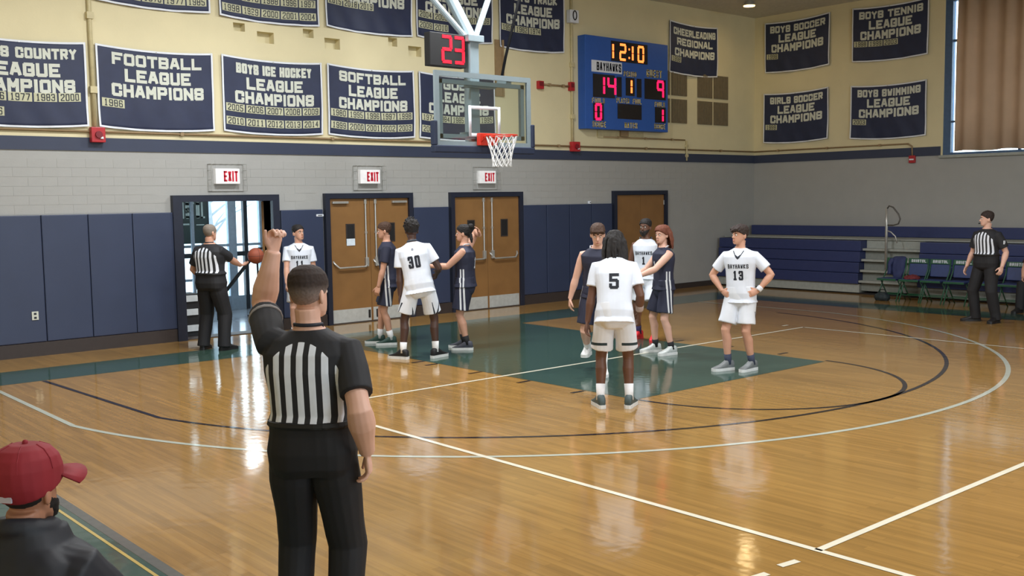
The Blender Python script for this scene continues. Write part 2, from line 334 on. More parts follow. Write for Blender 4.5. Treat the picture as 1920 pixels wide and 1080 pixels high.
# right wall with window
W1 = (2.46, 9.0, ZB, 6.2)
wr = obj('wall_right', wall_sheet(-YW, -YF, 0, CEIL, [W1 + (False,)], 0.3), None, kind='structure')
wr.rotation_euler = (0, 0, -PI / 2); wr.location = (XR, 0, 0)
wr.data.materials.append(m_grayw); wr.data.materials.append(m_cream)
for p in wr.data.polygons:
    p.material_index = 1 if p.center.z > ZB else 0
obj('trim_2', bx((XR - 0.02, -2.42, ZB), (XR + 0.01, YW - 0.02, ZT)), m_band, kind='structure')
win = empty('window_1', 'tall window on the right wall behind a tan curtain', 'window', (XR, 0, 0)); del win['category']; win['kind'] = 'structure'
fr = BM()
for lo, hi in (((0.02, -2.62, ZB), (0.16, -2.46, 6.2)), ((0.02, -9.0, ZB), (0.16, -8.86, 6.2)), ((0.02, -8.86, ZB), (0.16, -2.62, ZB + 0.05)), ((0.02, -8.86, 6.12), (0.16, -2.62, 6.2)), ((0.06, -8.86, 5.28), (0.12, -2.62, 5.33)), ((0.06, -4.05, ZB), (0.12, -4.0, 6.2)), ((0.06, -5.6, ZB), (0.12, -5.55, 6.2)), ((0.06, -2.62, 3.6), (0.12, -8.86, 3.64))):
    box(fr, lo, hi)
bmesh.ops.recalc_face_normals(fr, faces=fr.faces)
obj('window_frame', fr, m_winfr, win)
for y0, y1 in ((-8.86, -5.6), (-5.55, -4.05), (-4.0, -2.62)): obj('pane', bx((0.085, y0, ZB + 0.05), (0.095, y1, 6.12)), m_glass, win)
obj('window_sill', bx((-0.06, -9.1, ZB - 0.06), (0.3, -2.40, ZB), 0.008), m_bleach2, win)
cu = BM(); rows = []
for zz in (2.99, 4.0, 5.0, 6.25):
    rows.append([cu.verts.new((XR - 0.05 + 0.045 * math.sin(i * 0.72 + 0.6 * math.sin(i * 0.21)) * (1.1 - 0.1 * zz / 6) + (0.05 if zz > 6 else 0), -2.74 - 0.042 * i, zz + (0.012 * math.sin(i * 0.3) if zz < 3 else 0))) for i in range(150)])
for r0, r1 in zip(rows, rows[1:]):
    for i in range(149): cu.faces.new((r0[i], r0[i + 1], r1[i + 1], r1[i]))
ct = empty('window_curtain', 'tan pleated curtain covering the tall window on the right wall', 'curtain', (0, 0, 0))
co = smooth(obj('curtain_cloth', cu, m_tan, ct)); sd = co.modifiers.new('thick', 'SOLIDIFY'); sd.thickness = 0.006
obj('curtain_rail', tb([(XR - 0.05, -2.5, 6.27), (XR - 0.05, -9.0, 6.27)], 0.02), m_pipeg, ct)

# floor paint
m_fg = floor_mat('green_floor_paint', (58, 82, 72), False); m_fw = floor_mat('white_floor_paint', (232, 226, 206), False); m_fk = floor_mat('black_floor_paint', (40, 34, 36), False)
m_fgray = floor_mat('pale_gray_floor_paint', (186, 190, 176), False); m_fy = floor_mat('yellow_floor_paint', (196, 170, 96), False)
def flat(name, polys, m, z):
    me = bpy.data.meshes.new(name); vs = []; fs = []
    for p in polys: fs.append(tuple(range(len(vs), len(vs) + len(p)))); vs += [(x, y, z) for x, y in p]
    me.from_pydata(vs, [], fs); me.update(); return obj(name, me, m, fl)
def line(name, a, c, w, m, z): 
    a, c = Vector(a), Vector(c); d = (c - a).normalized(); n = Vector((-d.y, d.x)) * w / 2
    return flat(name, [[tuple(a - n), tuple(c - n), tuple(c + n), tuple(a + n)]], m, z)
def arc(name, cx, cy, r, a0, a1, w, m, z, n=72):
    ps = []
    for i in range(n):
        s, t = a0 + (a1 - a0) * i / n, a0 + (a1 - a0) * (i + 1) / n
        ps.append([(cx + (r - w / 2) * math.cos(s), cy + (r - w / 2) * math.sin(s)), (cx + (r + w / 2) * math.cos(s), cy + (r + w / 2) * math.sin(s)), (cx + (r + w / 2) * math.cos(t), cy + (r + w / 2) * math.sin(t)), (cx + (r - w / 2) * math.cos(t), cy + (r - w / 2) * math.sin(t))])
    return flat(name, ps, m, z)
flat('border_paint', [[(-9.5, 0.08), (7.62, 0.08), (7.62, 1.12), (-9.5, 1.12)]], m_fg, 0.001)
flat('border_paint', [[(7.62, -29), (8.5, -29), (8.5, 1.12), (7.62, 1.12)]], m_fg, 0.001)
flat('border_paint', [[(-9.5, -29), (-7.555, -29), (-7.555, 0.08), (-9.5, 0.08)]], m_fg, 0.001)
flat('lane_paint', [[(-1.82, -5.84), (1.72, -5.88), (1.82, 0.08), (-1.84, 0.08)]], m_fg, 0.0015)
line('court_line', (-7.52, 0.08), (-7.52, -29), 0.07, mat('gray_floor_stripe', (96, 94, 90), 0.15), 0.002)
line('court_line', (-7.605, 0.08), (-7.605, -29), 0.022, m_fy, 0.0025)
arc('three_point_line', 0, -1.6, 6.03, PI + 0.25, 2 * PI - 0.10, 0.05, m_fk, 0.002)
arc('free_throw_arc', 0, -5.84, 1.80, PI, 2 * PI, 0.05, m_fk, 0.002)
line('three_point_line', (-6.03 * math.cos(0.25), -1.6 - 6.03 * math.sin(0.25)), (-6.0, 0.05), 0.05, m_fk, 0.002)
al = math.acos(6.6 / 6.72)
arc('three_point_line', 0, -1.6, 6.72, PI + al, 2 * PI - al, 0.055, m_fgray, 0.0022)
for s in (-1, 1): line('three_point_line', (6.6 * s, -1.6 - 6.72 * math.sin(al)), (6.6 * s, 0.08), 0.055, m_fgray, 0.0022)
YE = -3.735
line('volleyball_line', (-4.5, YE), (4.52, YE), 0.05, m_fw, 0.003)
line('volleyball_line', (-4.5, YE), (-4.5, YE - 18), 0.05, m_fw, 0.003)
line('volleyball_line', (4.5, YE), (4.5, YE - 18), 0.05, m_fw, 0.003)
line('volleyball_line', (-4.5, YE - 6), (4.5, YE - 6), 0.05, m_fw, 0.003)
line('volleyball_dash', (-4.89, YE - 6.0), (-4.74, YE - 6.02), 0.05, m_fw, 0.003)
line('volleyball_dash', (-5.19, YE - 6.0), (-5.04, YE - 6.02), 0.05, m_fw, 0.003)
line('volleyball_dash', (4.42, -3.40), (4.57, -3.40), 0.05, m_fw, 0.003)
for y in (-2.1, -2.4, -3.3, -4.2, -5.1):
    for s in (-1, 1): line('lane_mark', (s * 1.84, y), (s * 2.04, y), 0.05, m_fk, 0.002)

# ------------------------------------------------------------------ doors
def push_bar(p, x0, x1, z):
    """rim of a panic bar: a flattened bail bending out from the leaf"""
    b = tb([(x0, -0.02, z + 0.13), (x0 + 0.02, -0.07, z + 0.07), (x0 + 0.09, -0.10, z), (x1 - 0.09, -0.10, z), (x1 - 0.02, -0.07, z + 0.07), (x1, -0.02, z + 0.13)], 0.018, 8)
    return smooth(obj('push_bar', b, m_steel, p))
def double_door(n, x0, x1, label, bars, windows, kick):
    t = empty('door_%d' % n, label, 'door', (0, YW, 0)); del t['category']; t['kind'] = 'structure'
    b = BM(); fw = 0.09
    box(b, (x0, -0.09, 0), (x0 + fw, 0.01, 2.27)); box(b, (x1 - fw, -0.09, 0), (x1, 0.01, 2.27)); box(b, (x0 + fw, -0.09, 2.18), (x1 - fw, 0.01, 2.27)); bmesh.ops.recalc_face_normals(b, faces=b.faces)
    obj('door_frame', b, m_frame, t)
    mid = (x0 + x1) / 2
    for a, c, s in ((x0 + fw + 0.003, mid - 0.003, -1), (mid + 0.003, x1 - fw - 0.003, 1)):
        lf = obj('door_leaf', bx((a, -0.045, 0.012), (c, -0.005, 2.175), 0.004), m_oak, t)
        if kick: obj('kick_plate', bx((a + 0.02, -0.05, 0.02), (c - 0.02, -0.044, 0.25)), m_alu, lf)
        if bars:
            push_bar(lf, a + 0.05, c - 0.05, 0.98)
            xr = c - 0.10 if s < 0 else a + 0.10
            obj('latch_rod', tb([(xr, -0.065, 1.06), (xr, -0.065, 2.14)], 0.014, 8), m_steel, lf)
            obj('latch_case', bx((xr - 0.03, -0.10, 0.98), (xr + 0.03, -0.045, 1.14), 0.008), m_steel, lf)
            obj('latch_case', bx((xr - 0.02, -0.08, 2.08), (xr + 0.02, -0.045, 2.16), 0.006), m_steel, lf)
            obj('rod_guide', bx((xr - 0.02, -0.08, 1.56), (xr + 0.02, -0.045, 1.6), 0.004), m_steel, lf)
        if windows:
            wx = (a + c) / 2 + (0.02 if s > 0 else 0.0); obj('vision_pane', bx((wx - 0.07, -0.05, 1.42), (wx + 0.07, -0.044, 1.72)), m_black, lf)
            f = BM()
            for lo, hi in (((wx - 0.09, -0.055, 1.40), (wx - 0.07, -0.044, 1.74)), ((wx + 0.07, -0.055, 1.40), (wx + 0.09, -0.044, 1.74)), ((wx - 0.07, -0.055, 1.72), (wx + 0.07, -0.044, 1.74)), ((wx - 0.07, -0.055, 1.40), (wx + 0.07, -0.044, 1.42))): box(f, lo, hi)
            obj('pane_frame', f, m_padbase, lf)
            if n == 2 and s < 0: obj('notice_paper', bx((wx - 0.085, -0.058, 1.36), (wx + 0.085, -0.054, 1.48)), mat('paper', (214, 226, 236), 0.8), lf)
        if n == 2:
            obj('door_closer', bx((a + 0.05, -0.10, 2.09) if s < 0 else (c - 0.36, -0.10, 2.09), (a + 0.36, -0.045, 2.13) if s < 0 else (c - 0.05, -0.045, 2.13), 0.006), m_steel, lf)
            sx = c - 0.06 if s < 0 else a + 0.10
            obj('floor_bolt', bx((sx - 0.02, -0.06, 0.07), (sx + 0.02, -0.05, 0.21)), m_black, lf)
        if n == 4:
            hx = a + 0.01 if s < 0 else c - 0.01
            for hz in (0.4, 1.2, 1.95): obj('hinge', tb([(hx, -0.055, hz), (hx, -0.055, hz + 0.1)], 0.012, 8), m_steel, lf)
    if n in (2, 3): obj('threshold', bx((x0 + fw, -0.10, 0.0), (x1 - fw, 0, 0.012)), m_padbase, t)
    return t
double_door(2, -0.67, 1.16, 'oak double door with a paper notice and steel push bars under the middle exit sign', True, True, True)
double_door(3, 2.03, 3.84, 'oak double door with steel push bars under the exit sign nearest the hoop', True, True, True)
double_door(4, 6.47, 8.23, 'plain oak double door without push bars near the room corner', False, False, False)
# open exit (door 1)
d1 = empty('door_1', 'open double exit to a bright glazed vestibule under the leftmost exit sign', 'door', (0, YW, 0)); del d1['category']; d1['kind'] = 'structure'
b = BM(); box(b, (-3.35, -0.09, 0), (-3.20, 0.28, 2.26)); box(b, (-1.66, -0.09, 0), (-1.54, 0.28, 2.26)); box(b, (-3.20, -0.09, 2.16), (-1.66, 0.28, 2.26)); bmesh.ops.recalc_face_normals(b, faces=b.faces)
obj('door_frame', b, m_frame, d1)
obj('threshold', bx((-3.2, -0.02, 0), (-1.66, 0.3, 0.012)), m_padbase, d1)
for hx, rot, lab in ((-1.68, 1.02, 1), (-3.18, PI - 1.30, -1)):
    lf = obj('door_leaf', bx((0, -0.02, 0.012), (0.75, 0.02, 2.15), 0.004), m_oak, d1); lf.location = (hx, 0.24, 0); lf.rotation_euler = (0, 0, rot)
    pbx = tb([(0.06, 0.02 * lab, 1.12), (0.12, 0.09 * lab, 0.98), (0.62, 0.09 * lab, 0.98), (0.7, 0.02 * lab, 1.12)], 0.016, 8); obj('push_bar', pbx, m_steel, lf)
# vestibule beyond
vst = obj('floor_vestibule', bx((-5.5, YW + 0.02, -0.2), (3.2, 6.3, -0.002)), m_tile, kind='structure')
obj('wall_vestibule_left', bx((-5.6, YW + 0.45, 0), (-5.5, 6.3, 2.7)), m_cream, kind='structure')
obj('wall_vestibule_right', bx((3.2, YW + 0.45, 0), (3.3, 6.3, 2.7)), m_cream, kind='structure')
obj('ceiling_vestibule', bx((-5.6, YW + 0.02, 2.7), (3.3, 6.4, 2.8)), m_ceil, kind='structure')
sf = empty('window_2', 'glazed entrance front of the vestibule', 'window', (0, 6.05, 0)); del sf['category']; sf['kind'] = 'structure'
for x, w, m in ((-5.4, .1, m_alum), (-4.2, .08, m_alum), (-3.0, .08, m_alum), (-1.95, .07, m_alum), (-1.13, .13, m_dkalum), (-0.58, .17, m_alum), (-0.29, .08, m_dkalum), (0.08, .13, m_alum), (0.9, .08, m_alum), (1.9, .08, m_alum), (3.1, .1, m_alum)):
    obj('mullion', bx((x - w / 2, -0.05, 0), (x + w / 2, 0.05, 2.7)), m, sf)
for z, h, m in ((0.14, 0.28, m_alum), (1.12, 0.09, m_dkalum), (1.30, 0.05, m_alum), (2.38, 0.1, m_dkalum)): obj('transom', bx((-5.4, -0.04, z - h / 2), (3.1, 0.04, z + h / 2)), m, sf)
obj('transom', bx((-5.4, -0.04, 0.62), (-1.2, 0.04, 0.67)), m_alum, sf)
for x0, x1 in ((-5.4, -3.0), (-3.0, -1.13), (-1.13, 0.08), (0.08, 3.1)): obj('pane', bx((x0, -0.006, 0.28), (x1, 0.006, 2.65)), m_glass, sf)
vl = empty('ceiling_light', 'small square ceiling light of the vestibule behind the open exit', 'ceiling light', (-1.01, 4.52, 2.7)); obj('housing', bx((-0.17, -0.17, -0.025), (0.17, 0.17, -0.001)), m_alum, vl); obj('diffuser', bx((-0.14, -0.14, -0.032), (0.14, 0.14, -0.025)), mat('lamp_lens_cool', (240, 248, 255), 0.4, emit=9), vl)
sg = empty('hanging_sign', 'dark green BRISTOL panel hung inside the glass entrance left of the doors', 'sign', (0, 5.9, 0))
obj('panel', bx((-2.75, -0.02, 1.36), (-1.14, 0.02, 2.42), 0.004), m_green, sg)
for x in (-2.5, -1.4): obj('hanger_rod', tb([(x, 0, 2.415), (x, 0, 2.699)], 0.012, 6), m_alum, sg)
wl = mat('white_vinyl', (150, 172, 174), 0.6)
obj('lettering', slab_mesh('lettering', text_quads('BRISTOL', 0.31, 0.66, -1.53, 2.0, 0.11, 9, .45), back_plane(0, -0.021, 0), 0.004), wl, sg)
obj('underline', slab_mesh('underline', [rect(-1.8, 1.72, -1.52, 1.75), rect(-1.38, 1.71, -1.22, 1.73)], back_plane(0, -0.021, 0), 0.003), wl, sg)
# slim gray post in front of sign and black ramp rail
po = empty('aluminium_post', 'slim pale aluminium post in front of the dark green sign in the vestibule', 'post', (-1.94, 4.8, 0))
obj('shaft', bx((-0.028, -0.028, 0.015), (0.028, 0.028, 2.69), 0.006), m_alum, po); obj('foot_plate', bx((-0.07, -0.07, 0), (0.07, 0.07, 0.015)), m_alum, po)
hr = empty('ramp_handrail', 'black sloping handrail seen through the open exit behind the referee', 'handrail', (0, 0, 0))
obj('rail', tb([(-1.62, 4.5, 0.40), (-0.80, 4.5, 1.28), (-0.55, 4.5, 1.28)], 0.022, 8), m_black, hr)
obj('rail', tb([(-1.62, 4.62, 0.28), (-0.80, 4.62, 1.16), (-0.55, 4.62, 1.16)], 0.018, 8), m_black, hr)
for x, z in ((-1.62, 0.42), (-0.8, 1.26)): obj('rail_post', tb([(x, 4.56, 0.0), (x, 4.56, z)], 0.02, 8), m_black, hr)
obj('rail_foot', bx((-0.95, 4.4, 0.0), (-0.45, 4.75, 0.03)), m_black, hr)
# black stand with pale stacks at left of opening
st = empty('black_rack', 'black rack holding pale stacks just inside the open exit at left', 'rack', (-3.05, 2.95, 0))
obj('shelf_frame', bx((-0.12, -0.2, 0.0), (0.30, 0.2, 0.68), 0.01), m_black, st)
for z in (0.08, 0.34, 0.56): obj('paper_stack', bx((-0.10, -0.23, z), (0.24, -0.19, z + 0.10), 0.004), mat('pale_paper', (206, 212, 214), 0.8), st)
# outdoors
obj('ground_outside', bx((-30, 6.12, -0.3), (40, 60, -0.12)), m_snow, kind='structure')
random.seed(11)
tr = empty('bare_tree', 'bare gray tree outside the glass entrance', 'tree', (0.55, 9.5, -0.12)); tbm = BM()
tube(tbm, [(0, 0, 0), (0.05, 0, 1.2), (-0.05, 0, 2.4), (0.1, 0, 4)], [0.13, 0.10, 0.08, 0.03], 8)
obj('trunk', tbm, m_bark, tr)
for i in range(16):
    a = random.uniform(0, 2 * PI); z = random.uniform(0.8, 2.6); L = random.uniform(0.5, 1.1); p = Vector((0, 0, z)); d = Vector((math.cos(a), math.sin(a) * .6, random.uniform(.3, .9)))
    obj('branch', tb([p, p + d * L * .5 + Vector((0, 0, .05)), p + d * L], [0.035, 0.022, 0.008], 6), m_bark, tr)
fa = empty('far_building', 'pale low building beyond the glass entrance', 'building', (2, 22, -0.12))
obj('wall', bx((-9, 0, 0), (9, 5, 2.4)), mat('pale_render', (222, 228, 234), 0.8), fa)
rb = BM(); loft(rb, [[(-9.4, -0.4, 2.4), (9.4, -0.4, 2.4), (9.4, 5.4, 2.4), (-9.4, 5.4, 2.4)], [(-8, 2.4, 3.4), (8, 2.4, 3.4), (8, 2.6, 3.4), (-8, 2.6, 3.4)]]); bmesh.ops.recalc_face_normals(rb, faces=rb.faces)
obj('roof', rb, mat('gray_roof', (196, 204, 214), 0.8), fa)

# ------------------------------------------------------------------ exit signs
for cx, lab in ((-2.43, 'white EXIT sign with red letters above the open exit'), (0.25, 'white EXIT sign with red letters above the middle oak double door'), (2.93, 'white EXIT sign with red letters above the oak double door nearest the hoop')):
    t = empty('exit_sign', lab, 'sign', (cx, YW, 2.555), group='exit signs in wire cages above the doors')
    obj('housing', bx((-0.205, -0.09, -0.12), (0.205, -0.001, 0.12), 0.008), mat('exit_housing', (226, 226, 226), 0.5, emit=0.25), t)
    obj('lettering', slab_mesh('lettering', text_quads('EXIT', 0.165, 0.24, 0.05, 0.0, 0.17), back_plane(0, -0.091, 0), 0.003), mat('exit_red', (190, 24, 48), 0.5, emit=0.2), t)
    cg = BM(); x0, x1, z0, z1 = -0.30, 0.30, -0.235, 0.19
    for y in (-0.14, -0.012): tube(cg, [(x0, y, z0), (x1, y, z0), (x1, y, z1), (x0, y, z1), (x0, y, z0)], 0.005, 6)
    for k in range(7):
        x = x0 + 0.1 * k; tube(cg, [(x, -0.012, z1), (x, -0.14, z1)], 0.004, 6)
        if k % 3 == 0: tube(cg, [(x, -0.012, z0), (x, -0.14, z0)], 0.004, 6)
    for z in (-0.06, 0.09):
        tube(cg, [(x0, -0.012, z), (x0, -0.14, z)], 0.004, 6); tube(cg, [(x1, -0.012, z), (x1, -0.14, z)], 0.004, 6)
    obj('wire_cage', cg, m_pipeg, t)

# ------------------------------------------------------------------ banners
def banner(M, w, h, lines, years, label, seed, sag=0.045):
    """M: frame with x right, y up, z out, origin at the lower left corner; lines = (text, centre height, cap height, width)"""
    t = empty('banner', label, 'banner', M.translation, group='navy championship banners on the walls'); t.rotation_euler = M.to_euler()
    def fn(off):
        def f(x, y, i=0):
            u = x / w; v = y / h
            r = 0.012 * math.sin(9 * u + seed + 2.5 * v) * (1.1 - v) + 0.010 * noise.noise(Vector((5 * u, 2.2 * v, seed)))
            r += 0.010 * max(0, 1 - 1.6 * v) * math.sin(26 * (u + 0.35 * v) + seed)
            return Vector((x, y - sag * (1 - (2 * u - 1) ** 2) + 0.02 * (u - .5) * math.sin(seed * 3), 0.040 + r + off))
        return f
    n, k = 36, 18; f0 = fn(0)
    me = bpy.data.meshes.new('banner_cloth')
    me.from_pydata([tuple(f0(w * i / n, h * j / k)) for j in range(k + 1) for i in range(n + 1)], [], [(j * (n + 1) + i, j * (n + 1) + i + 1, (j + 1) * (n + 1) + i + 1, (j + 1) * (n + 1) + i) for j in range(k) for i in range(n)]); me.update()
    c = smooth(obj('banner_cloth', me, m_cloth, t)); s = c.modifiers.new('thick', 'SOLIDIFY'); s.thickness = 0.004; s.offset = -1
    e = 0.028
    bq = poly_quads([(e / 2, e / 2), (w - e / 2, e / 2)], e, w / 40) + poly_quads([(e / 2, h - e / 2), (w - e / 2, h - e / 2)], e, w / 40) + poly_quads([(e / 2, e / 2), (e / 2, h - e / 2)], e, h / 16) + poly_quads([(w - e / 2, e / 2), (w - e / 2, h - e / 2)], e, h / 16)
    obj('border_tape', quads_mesh('border_tape', bq, fn(0.004)), m_white, t)
    for s_, cy, ch, cw in lines:
        for wq in text_words(s_, ch, cw, w / 2 + 0.02, cy, 0.25, 0.06, 0.11): obj('lettering', quads_mesh('lettering', wq, fn(0.005)), m_cream2, t)
    for s_, x, y, pw, ph in years:
        p = obj('year_patch', quads_mesh('year_patch', [rect(x + pw * i / 5, y, x + pw * (i + 1) / 5, y + ph) for i in range(5)], fn(0.005)), m_year, t)
        obj('year_digits', quads_mesh('year_digits', text_quads(s_, ph * 0.80, pw * 0.82, x + pw / 2, y + ph / 2, 0.13, 0.05, 0.30), fn(0.008)), m_ink, p)
    for x in (0.03, w / 2, w - 0.03):
        g = BM(); q = f0(x, h - 0.02); tube(g, [q + Vector((0, 0, -0.033)), q + Vector((0, 0, 0.008))], 0.012, 8); obj('grommet', g, m_steel, t)
def yr(s, row, w, y, n0=0, pitch=None, pw=None, ph=0.125):
    ys = s.split(); pitch = pitch or (w - 0.09) / 5; return [(a, 0.05 + pitch * (n0 + i), y, pw or pitch * 0.93, ph) for i, a in enumerate(ys)]
LC = lambda: [('LEAGUE', 0.80, 0.19, 1.02), ('CHAMPIONS', 0.575, 0.19, 1.42)]
BW, BH = 1.80, 1.20
def bk(x, z=3.27): return back_plane(x, YW, z)
banner(bk(-6.33), BW, BH, [('CROSS COUNTRY', 1.03, 0.15, 1.5)] + LC(), yr('1973 1976 1977 1983 2000', 0, BW, 0.36, 0, .335) + [('1986', 0.05 + .335, 0.15, .28, .125)], 'navy CROSS COUNTRY LEAGUE CHAMPIONS banner cut off at left', 1.0)
banner(bk(-4.39), BW, BH, [('FOOTBALL', 1.03, 0.175, 1.38)] + LC(), [('1986', 0.06, 0.31, .33, .125)], 'navy FOOTBALL LEAGUE CHAMPIONS banner with one year patch', 2.0)
banner(bk(-2.44), BW, BH, [('BOYS ICE HOCKEY', 1.03, 0.16, 1.36)] + LC(), yr('2005 2006 2007 2008 2009', 0, BW, 0.33) + yr('2010 2011 2012 2013 2014', 0, BW, 0.12), 'navy BOYS ICE HOCKEY LEAGUE CHAMPIONS banner with two rows of years', 3.3)
banner(bk(-0.53), BW, BH, [('SOFTBALL', 1.03, 0.175, 1.38)] + LC(), yr('1980 1995 1996 1997 1998', 0, BW, 0.33) + yr('1999 2000 2001 2002 2003', 0, BW, 0.12), 'navy SOFTBALL LEAGUE CHAMPIONS banner with two rows of years left of the hoop', 4.1)
banner(bk(1.38), BW, BH, [('GOLF', 1.03, 0.175, 0.72)] + LC(), yr('1974 1984 1985 1994 1995', 0, BW, 0.33) + yr('2001', 0, BW, 0.12), 'navy GOLF LEAGUE CHAMPIONS banner partly hidden behind the backboard', 5.2)
ZU = 5.09
banner(bk(-4.40, ZU), BW, BH, LC(), yr('1972 1975 1976 1977 1985', 0, BW, 0.10), 'navy banner cut by the top of the picture above the FOOTBALL banner', 6.0)
banner(bk(-2.45, ZU - .02), BW, BH, LC(), yr('1976 1978 1988 1996 1997', 0, BW, 0.30) + yr('1998 1999 2000 2001 2004', 0, BW, 0.09), 'navy banner with two year rows cut by the picture top above the ICE HOCKEY banner', 7.4)
banner(bk(-0.53, ZU - .01), BW, BH, LC(), yr('2015 2018 2019', 0, BW, 0.40, 0, .31), 'navy banner with three years cut by the picture top above the SOFTBALL banner', 8.0)
banner(bk(1.36, ZU + .01), BW, BH, LC(), yr('2004 2005 2006 2007 2008', 0, BW, 0.36) + yr('2009 2010', 0, BW, 0.17), 'navy LEAGUE CHAMPIONS banner behind the hoop support tubes', 9.1)
banner(bk(3.33, ZU - .01), 1.74, BH, [('BOYS TRACK', 1.03, 0.165, 1.3)] + LC(), yr('1959 1962 1974', 0, BW, 0.34, 0, .35), 'navy BOYS TRACK LEAGUE CHAMPIONS banner right of the hoop support', 2.7)
banner(bk(8.36, 4.93), 1.72, 1.15, [('CHEERLEADING', 0.95, 0.16, 1.5), ('REGIONAL', 0.73, 0.165, 1.28), ('CHAMPIONS', 0.49, 0.175, 1.42)], [('1998', 0.06, 0.26, .33, .125)], 'navy CHEERLEADING REGIONAL CHAMPIONS banner right of the scoreboard', 3.9)
def rk(y, z): return right_plane(XR, y, z)
banner(rk(2.03, 5.10), 1.78, 1.19, [('BOYS SOCCER', 1.02, 0.165, 1.5)] + LC(), [('1998', 0.06, 0.32, .33, .125)], 'navy BOYS SOCCER LEAGUE CHAMPIONS banner on the right wall nearest the corner, upper', 4.7)
banner(rk(-0.32, 5.09), 1.80, 1.19, [('BOYS TENNIS', 1.02, 0.165, 1.5)] + LC(), yr('1998 1999 2003', 0, BW, 0.33, 0, .36), 'navy BOYS TENNIS LEAGUE CHAMPIONS banner beside the curtain, upper', 5.9)
banner(rk(2.05, 3.41), 1.78, 1.19, [('GIRLS SOCCER', 1.02, 0.165, 1.45)] + LC(), [('1999', 0.06, 0.32, .33, .125)], 'navy GIRLS SOCCER LEAGUE CHAMPIONS banner on the right wall nearest the corner, lower', 6.6)
banner(rk(-0.30, 3.37), 1.80, 1.19, [('BOYS SWIMMING', 1.02, 0.165, 1.5)] + LC(), [('2003', 0.06, 0.32, .33, .125)], 'navy BOYS SWIMMING LEAGUE CHAMPIONS banner beside the curtain, lower', 7.7)

# ------------------------------------------------------------------ scoreboard and shot clock
sb = empty('scoreboard', 'blue electronic scoreboard showing 12:10 on the back wall', 'scoreboard', (6.78, YW, 4.52))
sd_ = 0.22; SBP = back_plane(0, -sd_ - 0.001, 0)
obj('cabinet', bx((-1.30, -sd_, -0.96), (1.30, -0.001, 0.96), 0.012), m_sb, sb)
m_win = mat('dark_display', (26, 20, 22), 0.3)
def disp(x0, z0, x1, z1): return obj('display_window', slab_mesh('d', [rect(x0, z0, x1, z1)], SBP, 0.004), m_win, sb)
def digit(par, ch, x, z, w, h, t, m): return obj('digit', slab_mesh('digit', seg_quads(ch, x, z, w, h, t), SBP @ Matrix.Translation((0, 0, 0.005)), 0.003), m, par)
d = disp(-0.53, 0.48, 0.62, 0.90)
for ch, x in (('1', -0.47), ('2', -0.25), ('1', 0.14), ('0', 0.32)): digit(d, ch, x, 0.53, 0.16 if ch != '1' else 0.0001, 0.31, 0.05, m_led3)
obj('colon', slab_mesh('colon', [rect(0.01, 0.56, 0.05, 0.60), rect(0.01, 0.74, 0.05, 0.78)], SBP @ Matrix.Translation((0, 0, 0.005)), 0.003), m_led3, d)
d = disp(-1.08, -0.30, -0.42, 0.18)
for ch, x in (('1', -0.75), ('4', -0.62)): digit(d, ch, x, -0.23, 0.21 if ch != '1' else 0.0001, 0.36, 0.055, m_led2)
disp(-0.36, -0.26, -0.21, 0.16)
d = disp(-0.08, -0.22, 0.20, 0.16); digit(d, '1', 0.10, -0.17, 0.0001, 0.29, 0.055, m_led3)
disp(0.27, -0.24, 0.42, 0.16)
d = disp(0.52, -0.26, 1.22, 0.18); digit(d, '9', 0.95, -0.21, 0.18, 0.35, 0.055, m_led2)
d = disp(-1.08, -0.78, -0.76, -0.42); digit(d, '0', -1.00, -0.75, 0.15, 0.30, 0.055, m_led2)
disp(-0.34, -0.72, 0.42, -0.40)
d = disp(0.86, -0.76, 1.22, -0.42); digit(d, '1', 1.12, -0.73, 0.0001, 0.27, 0.055, m_led2)
npl = obj('name_plate', slab_mesh('n', [rect(-1.12, 0.22, -0.20, 0.46)], SBP, 0.006), m_white, sb)
obj('lettering', slab_mesh('l', text_quads('BAYHAWKS', 0.17, 0.74, -0.60, 0.34, 0.16, 9, .3), SBP @ Matrix.Translation((0, 0, 0.007)), 0.002), m_ink, npl)
for s_, x, z, w, h in (('PERIOD', 0.06, 0.24, 0.40, 0.11), ('GUEST', 0.84, 0.30, 0.50, 0.16), ('FOULS', -0.92, -0.37, 0.38, 0.11), ('PLAYER', -0.17, -0.33, 0.40, 0.11), ('FOUL', 0.28, -0.33, 0.28, 0.11), ('FOULS', 1.02, -0.36, 0.34, 0.11), ('SCORE', -0.90, -0.86, 0.40, 0.12), ('MATCH', 0.08, -0.85, 0.40, 0.12), ('SCORE', 1.02, -0.84, 0.36, 0.12)):
    obj('lettering', slab_mesh('l', text_quads(s_, h, w, x, z, 0.165, 9, .36), SBP, 0.003), m_yel, sb)
obj('bracket', bx((-0.08, -0.08, -1.08), (0.16, -0.001, -0.95)), m_conduit2, sb)
obj('back_panel', bx((-0.75, -0.03, -1.12), (0.7, -0.001, -0.96)), m_conduit, sb)

